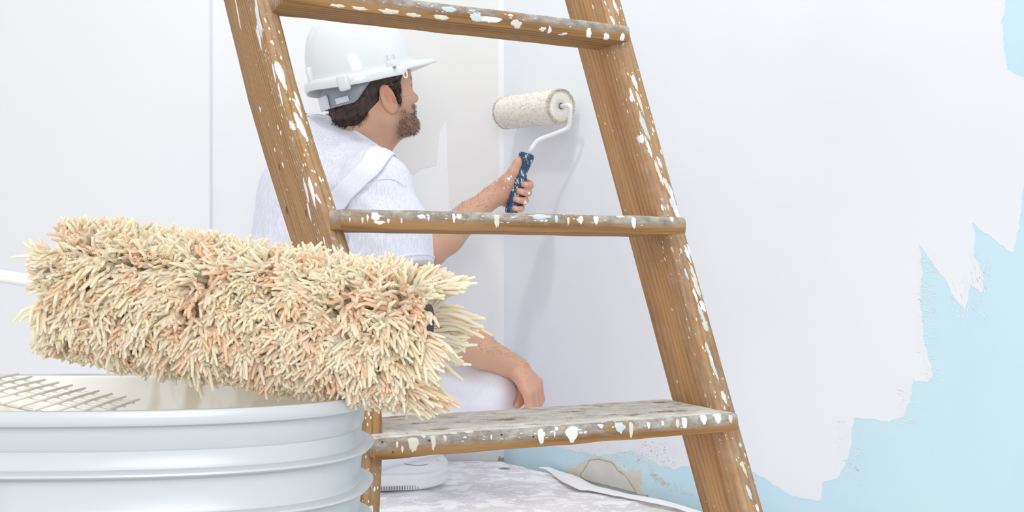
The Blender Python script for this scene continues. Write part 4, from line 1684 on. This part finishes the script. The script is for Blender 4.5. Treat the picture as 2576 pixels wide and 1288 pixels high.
# ---- shoes
def shoe(an, fdir, label):
    F_ = fdir.normalized(); R_ = Vector((F_.y, -F_.x, 0))
    o0 = Vector((an.x, an.y, .0155))

    def q(f, r, z): return o0 + F_ * f + R_ * r + UZ * z
    ax = (F_, R_, UZ)
    u = SDF()
    u.ell(q(.165, 0, .040), ax, (.062, .044, .040), .02)
    u.ell(q(.10, .0, .050), ax, (.075, .042, .046), .03)
    u.ell(q(-.02, 0, .050), ax, (.060, .036, .055), .03)
    u.cone(q(.0, 0, .06), q(.005, 0, .100), .040, .040, .02)
    u.cone(q(.05, 0, .08), q(.11, 0, .062), .026, .026, .02)

    def post(p, d): return np.maximum(np.maximum(d, .035 - p[..., 2]), p[..., 2] - (.013 + .105))
    v, f = u.mesh(.0028, post)
    so = obj('shoe', newmesh('shoe', v, f), M['leather'], person)
    so['label'] = label
    # sole: rounded outline lofted
    out = [(-.078, 0), (-.070, .024), (-.045, .036), (0, .038), (.06, .040), (.12, .049), (.165, .050), (.205, .038), (.226, .014), (.228, 0)]
    full = out + [(a, -b_) for a, b_ in out[-2:0:-1]]
    pts = spline([Vector((a, b_, 0)) for a, b_ in full + [full[0]]], 97)[:-1]
    n = len(pts)
    V, F = [], []
    lev = [(.94, .0), (.985, .003), (1.0, .008), (1.0, .018), (.985, .024), (1.0, .026), (1.0, .034), (.96, .038), (.6, .040)]
    for sc, z in lev:
        for p in pts:
            cx = .075
            rise = .010 * max(0, (p.x - .13) / .1) ** 2
            V.append(o0 + F_ * (cx + (p.x - cx) * sc) + R_ * (p.y * sc) + UZ * (z + rise - .006))
    for i in range(len(lev) - 1):
        for k in range(n):
            F.append((i * n + k, i * n + (k + 1) % n, (i + 1) * n + (k + 1) % n, (i + 1) * n + k))
    F.append(tuple(range(n - 1, -1, -1))); F.append(tuple(range((len(lev) - 1) * n, len(lev) * n)))
    obj('sole', newmesh('sole', V, F), M['sole'], so)
    # toe-cap stitch line and quarter line, punched holes
    T = BVHTree.FromPolygons([Vector(x) for x in v.tolist()], f.tolist())

    def on(f1, r1, z1, dr):
        h = T.find_nearest(q(f1, r1, z1)); return h[0] + h[1] * dr
    ln = spline([on(.085, .03, .085, 0), on(.10, .045, .062, 0), on(.125, .05, .054, 0), on(.16, .05, .053, 0), on(.195, .035, .060, 0)], 30)
    Vt, Ft = tube(ln, .0009, 6)
    obj('stitching', newmesh('stitching', Vt, Ft), M['hat_grey'], so)
    ln = spline([on(.06, .04, .085, 0), on(.045, .05, .066, 0), on(.03, .05, .045, 0)], 16)
    Vt, Ft = tube(ln, .0009, 6)
    obj('stitching', newmesh('stitching', Vt, Ft), M['hat_grey'], so)
    hv_, hf_ = [], []
    for i in range(4):
        for j in range(3):
            c = T.ray_cast(q(.125 + i * .017, -.008 + j * .013, .15), Vector((0, 0, -1)))
            if c[0] is None: continue
            Vt, Ft = lathe([(.0001, .0003), (.0014, .0003), (.0014, -.001)], c[0], c[1], 8)
            ob = len(hv_); hv_ += Vt; hf_ += [tuple(k + ob for k in z) for z in Ft]
    obj('punched_holes', newmesh('punched_holes', hv_, hf_), M['dark'], so)['kind'] = 'stuff'
    # grooves of the sole edge
    gv, gf = [], []
    for k in range(30):
        f1 = -.04 + k * .0062
        wv = .038 + .010 * min(1, max(0, (f1) / .12))
        V3, F3 = box(q(f1, wv + .001, .001), F_, R_, UZ, .0009, .003, .009)
        ob = len(gv); gv += V3; gf += [tuple(i + ob for i in z) for z in F3]
    obj('sole_grooves', newmesh('sole_grooves', gv, gf, False), M['dark'], so)['kind'] = 'stuff'


shoe(anR, Vector((.94, .30, 0)), 'right white leather sneaker with a thick ribbed sole')
shoe(anL, Vector((.90, .42, 0)), 'left white leather sneaker behind the right one')

# ---- hard hat
_hp = math.radians(0)
TF2 = HF * math.cos(_hp) + HU * math.sin(_hp); TU2 = HU * math.cos(_hp) - HF * math.sin(_hp)
HATO = HO - HF * .020 + HU * .026


def ht(f, r, u):
    return HATO + TF2 * f + HR * r + TU2 * u


def hat():
    NP, = (120,)
    rows = []
    a_f, a_b, b_ = .128, .130, .112
    TOP = .188

    def rim(phi, ex=0.0, du=0.0, peak=True):
        c, s = math.cos(phi), math.sin(phi)
        a = a_f if c > 0 else a_b
        f = (a + ex) * c; r = (b_ + ex) * s
        u = .052 - .020 * abs(s) ** 1.5 - .008 * max(0, -c)
        if peak and c > 0:
            pk = max(0, c) ** 1.6
            f += .044 * pk * (ex / .012); u -= .004 * pk
        return f, r, u + du

    prof = []                                # list of functions phi -> (f, r, u)
    nd_ = 26
    grid_ = []
    for i in range(nd_ + 1):                 # top to rim
        th = (1 - i / nd_) * math.pi / 2
        row = []
        for k in range(NP):
            phi = 2 * math.pi * k / NP
            f0, r0, u0 = rim(phi, 0, 0, False)
            rad = max(0.0, math.cos(th)) ** .72
            z = u0 + .010 + (TOP - u0 - .010) * math.sin(th) ** .95
            f = f0 * rad - .006 * math.sin(th); r = r0 * rad
            # raised crown: one central band flanked by two
            up = max(0, math.sin(th) - .30) / .70
            rdg = 0
            x = abs(r)
            if x < .042:
                rdg = .0055 * min(1, (.042 - x) / .006)
            if x < .017:
                rdg += .0045 * min(1, (.017 - x) / .005)
            env = min(1, up * 2.0) * (1 if f < .03 else max(0, 1 - (f - .03) / .05))
            row.append((f * (1 + .03 * rdg / .01 * env * (1 - math.sin(th))), r, z + rdg * env * max(.25, math.sin(th)) - .0))
        grid_.append(row)
    for ex, du in ((.002, .0085), (.007, .007), (.012, .004), (.0135, -.001), (.0135, -.012), (.0125, -.015), (.009, -.015), (.004, -.004), (-.002, .004), (-.004, .02)):
        grid_.append([(lambda q: (q[0], q[1], q[2]))(rim(2 * math.pi * k / NP, ex, du if not (du < -.005 and math.cos(2 * math.pi * k / NP) > .35) else max(du, -.006))) for k in range(NP)])
    V, F = [], []
    for row in grid_:
        V += [ht(*p) for p in row]
    for i in range(len(grid_) - 1):
        for k in range(NP):
            k2 = (k + 1) % NP
            F.append((i * NP + k, (i + 1) * NP + k, (i + 1) * NP + k2, i * NP + k2))
    me = newmesh('hard_hat', V, F)
    bm = bmesh.new(); bm.from_mesh(me); bmesh.ops.remove_doubles(bm, verts=bm.verts, dist=.0002); bmesh.ops.recalc_face_normals(bm, faces=bm.faces); bm.to_mesh(me); bm.free()
    me.shade_smooth()
    return me


hat_o = obj('hard_hat', hat(), M['hat_white'], person)
hat_o['label'] = 'glossy white hard hat with a short peak and ridged crown'
HT = bvh_of([hat_o])


def lug(px, py, w_, h_, d_, bev=.002, tilt=0.0, mat='hat_white', name='lug', off=0.0):
    h = HT.ray_cast(camv, ray(px, py))
    if h[0] is None: return
    n_ = Vector(h[1]); n_ = (n_ - HU * n_.dot(HU)).normalized()
    if n_.dot(camv - h[0]) < 0: n_ = -n_
    sx = HU.cross(n_).normalized()
    V, F = box(h[0] + n_ * off, sx, n_, HU, w_, d_, h_, bev)
    return obj(name, newmesh(name, V, F), M[mat], hat_o)


lug(865, 208, .026, .036, .022, .006)
lug(990, 166, .032, .026, .012, .002)
lug(976, 152, .004, .026, .016, .001)
lug(992, 149, .004, .026, .016, .001)
lug(991, 170, .005, .006, .0135, .0005, mat='hat_grey', name='slot')
lug(784, 190, .014, .040, .022, .006)
# strap loop under the rim
lp = P(1022, 182, 2.37)
h = HT.find_nearest(lp)
V, F = [], []
tp = [h[0] + HU * .004 + HF * .005, h[0] - HU * .008 + HF * .004, h[0] - HU * .012, h[0] - HU * .008 - HF * .004, h[0] + HU * .004 - HF * .005]
V, F = tube(spline(tp, 24), .0018, 8)
obj('strap_loop', newmesh('strap_loop', V, F), M['hat_white'], hat_o)


# nape band of the suspension
def band():
    V, F = [], []
    n = 40; K = 7
    for i in range(n):
        phi = math.pi + (i / (n - 1) - .5) * 2 * math.radians(112)
        c, s = math.cos(phi), math.sin(phi)
        back = max(0, -c)
        lo_ = .056 - .050 * min(1, max(0, (back - .12) / .5)) ** 1.3
        hi_ = .066
        for k in range(K):
            t = k / (K - 1)
            V.append(hd(-.010 + .119 * c, .093 * s, hi_ + (lo_ - hi_) * t))
    for i in range(n - 1):
        for k in range(K - 1):
            F.append((i * K + k, i * K + k + 1, (i + 1) * K + k + 1, (i + 1) * K + k))
    return newmesh('nape_band', V, F)


nbnd = obj('nape_band', band(), M['hat_grey'], hat_o)
md = nbnd.modifiers.new('t', 'SOLIDIFY'); md.thickness = .002; md.offset = 1
nbnd['label'] = 'translucent grey plastic nape band'
V, F = box(hd(-.132, .0, .022), HR, HF, HU, .046, .008, .032, .002)
obj('size_adjuster', newmesh('size_adjuster', V, F), M['hat_clear'], hat_o)
for s in (-1, 1):
    phi = math.pi + s * -.62
    c, sn = math.cos(phi), math.sin(phi)
    nrm_ = (HF * c * .93 + HR * sn * 1.1).normalized(); tgv = HU.cross(nrm_).normalized()
    v, f = box(hd(-.010 + .1215 * c, .0955 * sn, .018), tgv, nrm_, HU, .034, .0015, .013, .0004)
    obj('band_tab', newmesh('band_tab', v, f), M['hat_clear'], hat_o)

# ------------------------------------------------------------------ small roller in the hand
def on_wall_axis(px, py, off):
    return WR(px, py, off)


sa = WR(1270, 284, .066); sb = WR(1413, 267, .066)
SX = (sb - sa).normalized(); SL = (sb - sa).length
smallr = empty('hand_paint_roller', sa.lerp(sb, .5), 'small off-white paint roller with navy handle in the painter hand against the wall', 'paint roller')
SRr = .042 * (sa.y / 2.68)
V, F = lathe([(.012, SL - .012), (.0125, SL - .003), (.030, SL - .0015), (.0325, SL - .003), (.033, SL - .004), (SRr - .006, SL - .002), (SRr - .001, SL - .008), (SRr, SL - .016), (SRr, .014), (SRr - .002, .006), (SRr - .008, .0), (.0001, 0.0)], sa, SX, 48)
slv = obj('sleeve', newmesh('sleeve', V, F), M['nap_base'], smallr)
V, F = lathe([(.0075, SL - .010), (.0078, SL - .002), (.029, SL - .001), (.0305, SL - .002), (.0305, SL - .006)], sa, SX, 40)
obj('end_cap', newmesh('end_cap', V, F), M['felt_cap'], smallr)
V, F = lathe([(.0001, SL - .0095), (.0075, SL - .0095), (.0079, SL - .0018)], sa, SX, 24)
obj('bearing_hole', newmesh('bearing_hole', V, F), M['rust'], smallr)


def nap():
    V, F, C = [], [], []
    sn_ = (UZ - SX * UZ.dot(SX)).normalized(); sm_ = SX.cross(sn_)
    n = 9000
    for i in range(n):
        s = random.random()
        end = i < 900
        a = random.uniform(0, 2 * math.pi)
        rd = sn_ * math.cos(a) + sm_ * math.sin(a)
        tn = sm_ * math.cos(a) - sn_ * math.sin(a)
        if end:
            s0 = SL - .004 if random.random() < .6 else .004
            p = sa + SX * s0 + rd * (SRr - random.uniform(.001, .009))
            dr = (rd * .6 + SX * (.7 if s0 > .1 else -.5) + tn * random.gauss(0, .3)).normalized()
            L = .006
        else:
            p = sa + SX * (s * SL) + rd * (SRr - .001)
            dr = (rd * .16 + SX * random.gauss(.55, .35) + tn * random.gauss(0, .45)).normalized()
            L = .0062
        L *= random.uniform(.6, 1.2)
        sd = dr.orthogonal().normalized(); s2 = dr.cross(sd)
        w_ = .0011
        o = len(V)
        bcol = lin(253, 250, 243) if random.random() < .86 else lin(252, 238, 228)
        cc = [x * random.uniform(.92, 1.04) for x in bcol[:3]]
        for t, ww in ((0, 1), (.6, .9), (1, .3)):
            c = p + dr * L * t - rd * (.0016 * t * t)
            for k in range(3):
                V.append(c + (sd * math.cos(2.094 * k) + s2 * math.sin(2.094 * k)) * w_ * ww); C.append(cc)
        for r_ in range(2):
            for k in range(3):
                F.append((o + r_ * 3 + k, o + r_ * 3 + (k + 1) % 3, o + r_ * 3 + 3 + (k + 1) % 3, o + r_ * 3 + 3 + k))
    me = newmesh('nap', V, F); attr_col(me, 'Col', C)
    return me


nb_ = obj('nap', nap(), M['yarn'], slv); nb_['kind'] = 'stuff'
# bent wire
e0 = sa + SX * (SL - .012); e1 = sb + SX * .034
p2 = P(1437, 318, e1.y + .02); p3 = P(1425, 327, e1.y + .03); p4 = P(1358, 352, 2.60); p5 = P(1344, 366, 2.60); p6 = htop + hx * -.02
def bend(a, c, b_, r):
    ia = c + (a - c).normalized() * r; ib = c + (b_ - c).normalized() * r
    return [ia, ia.lerp(c, .55).lerp(ib, .12), (ia + c * 2 + ib) / 4, ib.lerp(c, .55).lerp(ia, .12), ib]


c1 = e1 + SX * .002; c2 = P(1432, 322, e1.y + .025); c3 = P(1348, 354, 2.60)
wpts = [e0] + bend(e0, c1, c2, .012) + bend(c1, c2, c3, .014) + bend(c2, c3, p6, .016) + [p6]
V, F = tube(wpts, .0056, 14)
obj('wire_frame', newmesh('wire_frame', V, F), M['wire_white'], smallr)
HL = (htop - hbot).length
V, F = lathe([(.0001, .0), (.012, .0005), (.0155, .003), (.0165, .012), (.0160, .03), (.0172, .05), (.0165, .07), (.0170, .085), (.0178, .094), (.0182, .100), (.0150, .104), (.0132, .110), (.0150, .122), (.0185, .134), (.0200, HL - .006), (.0190, HL - .001), (.0065, HL), (.0001, HL)], hbot, hx, 32)
hnd = obj('handle', newmesh('handle', V, F), M['handle'], smallr)
hnd['label'] = 'navy blue handle flecked with white paint'
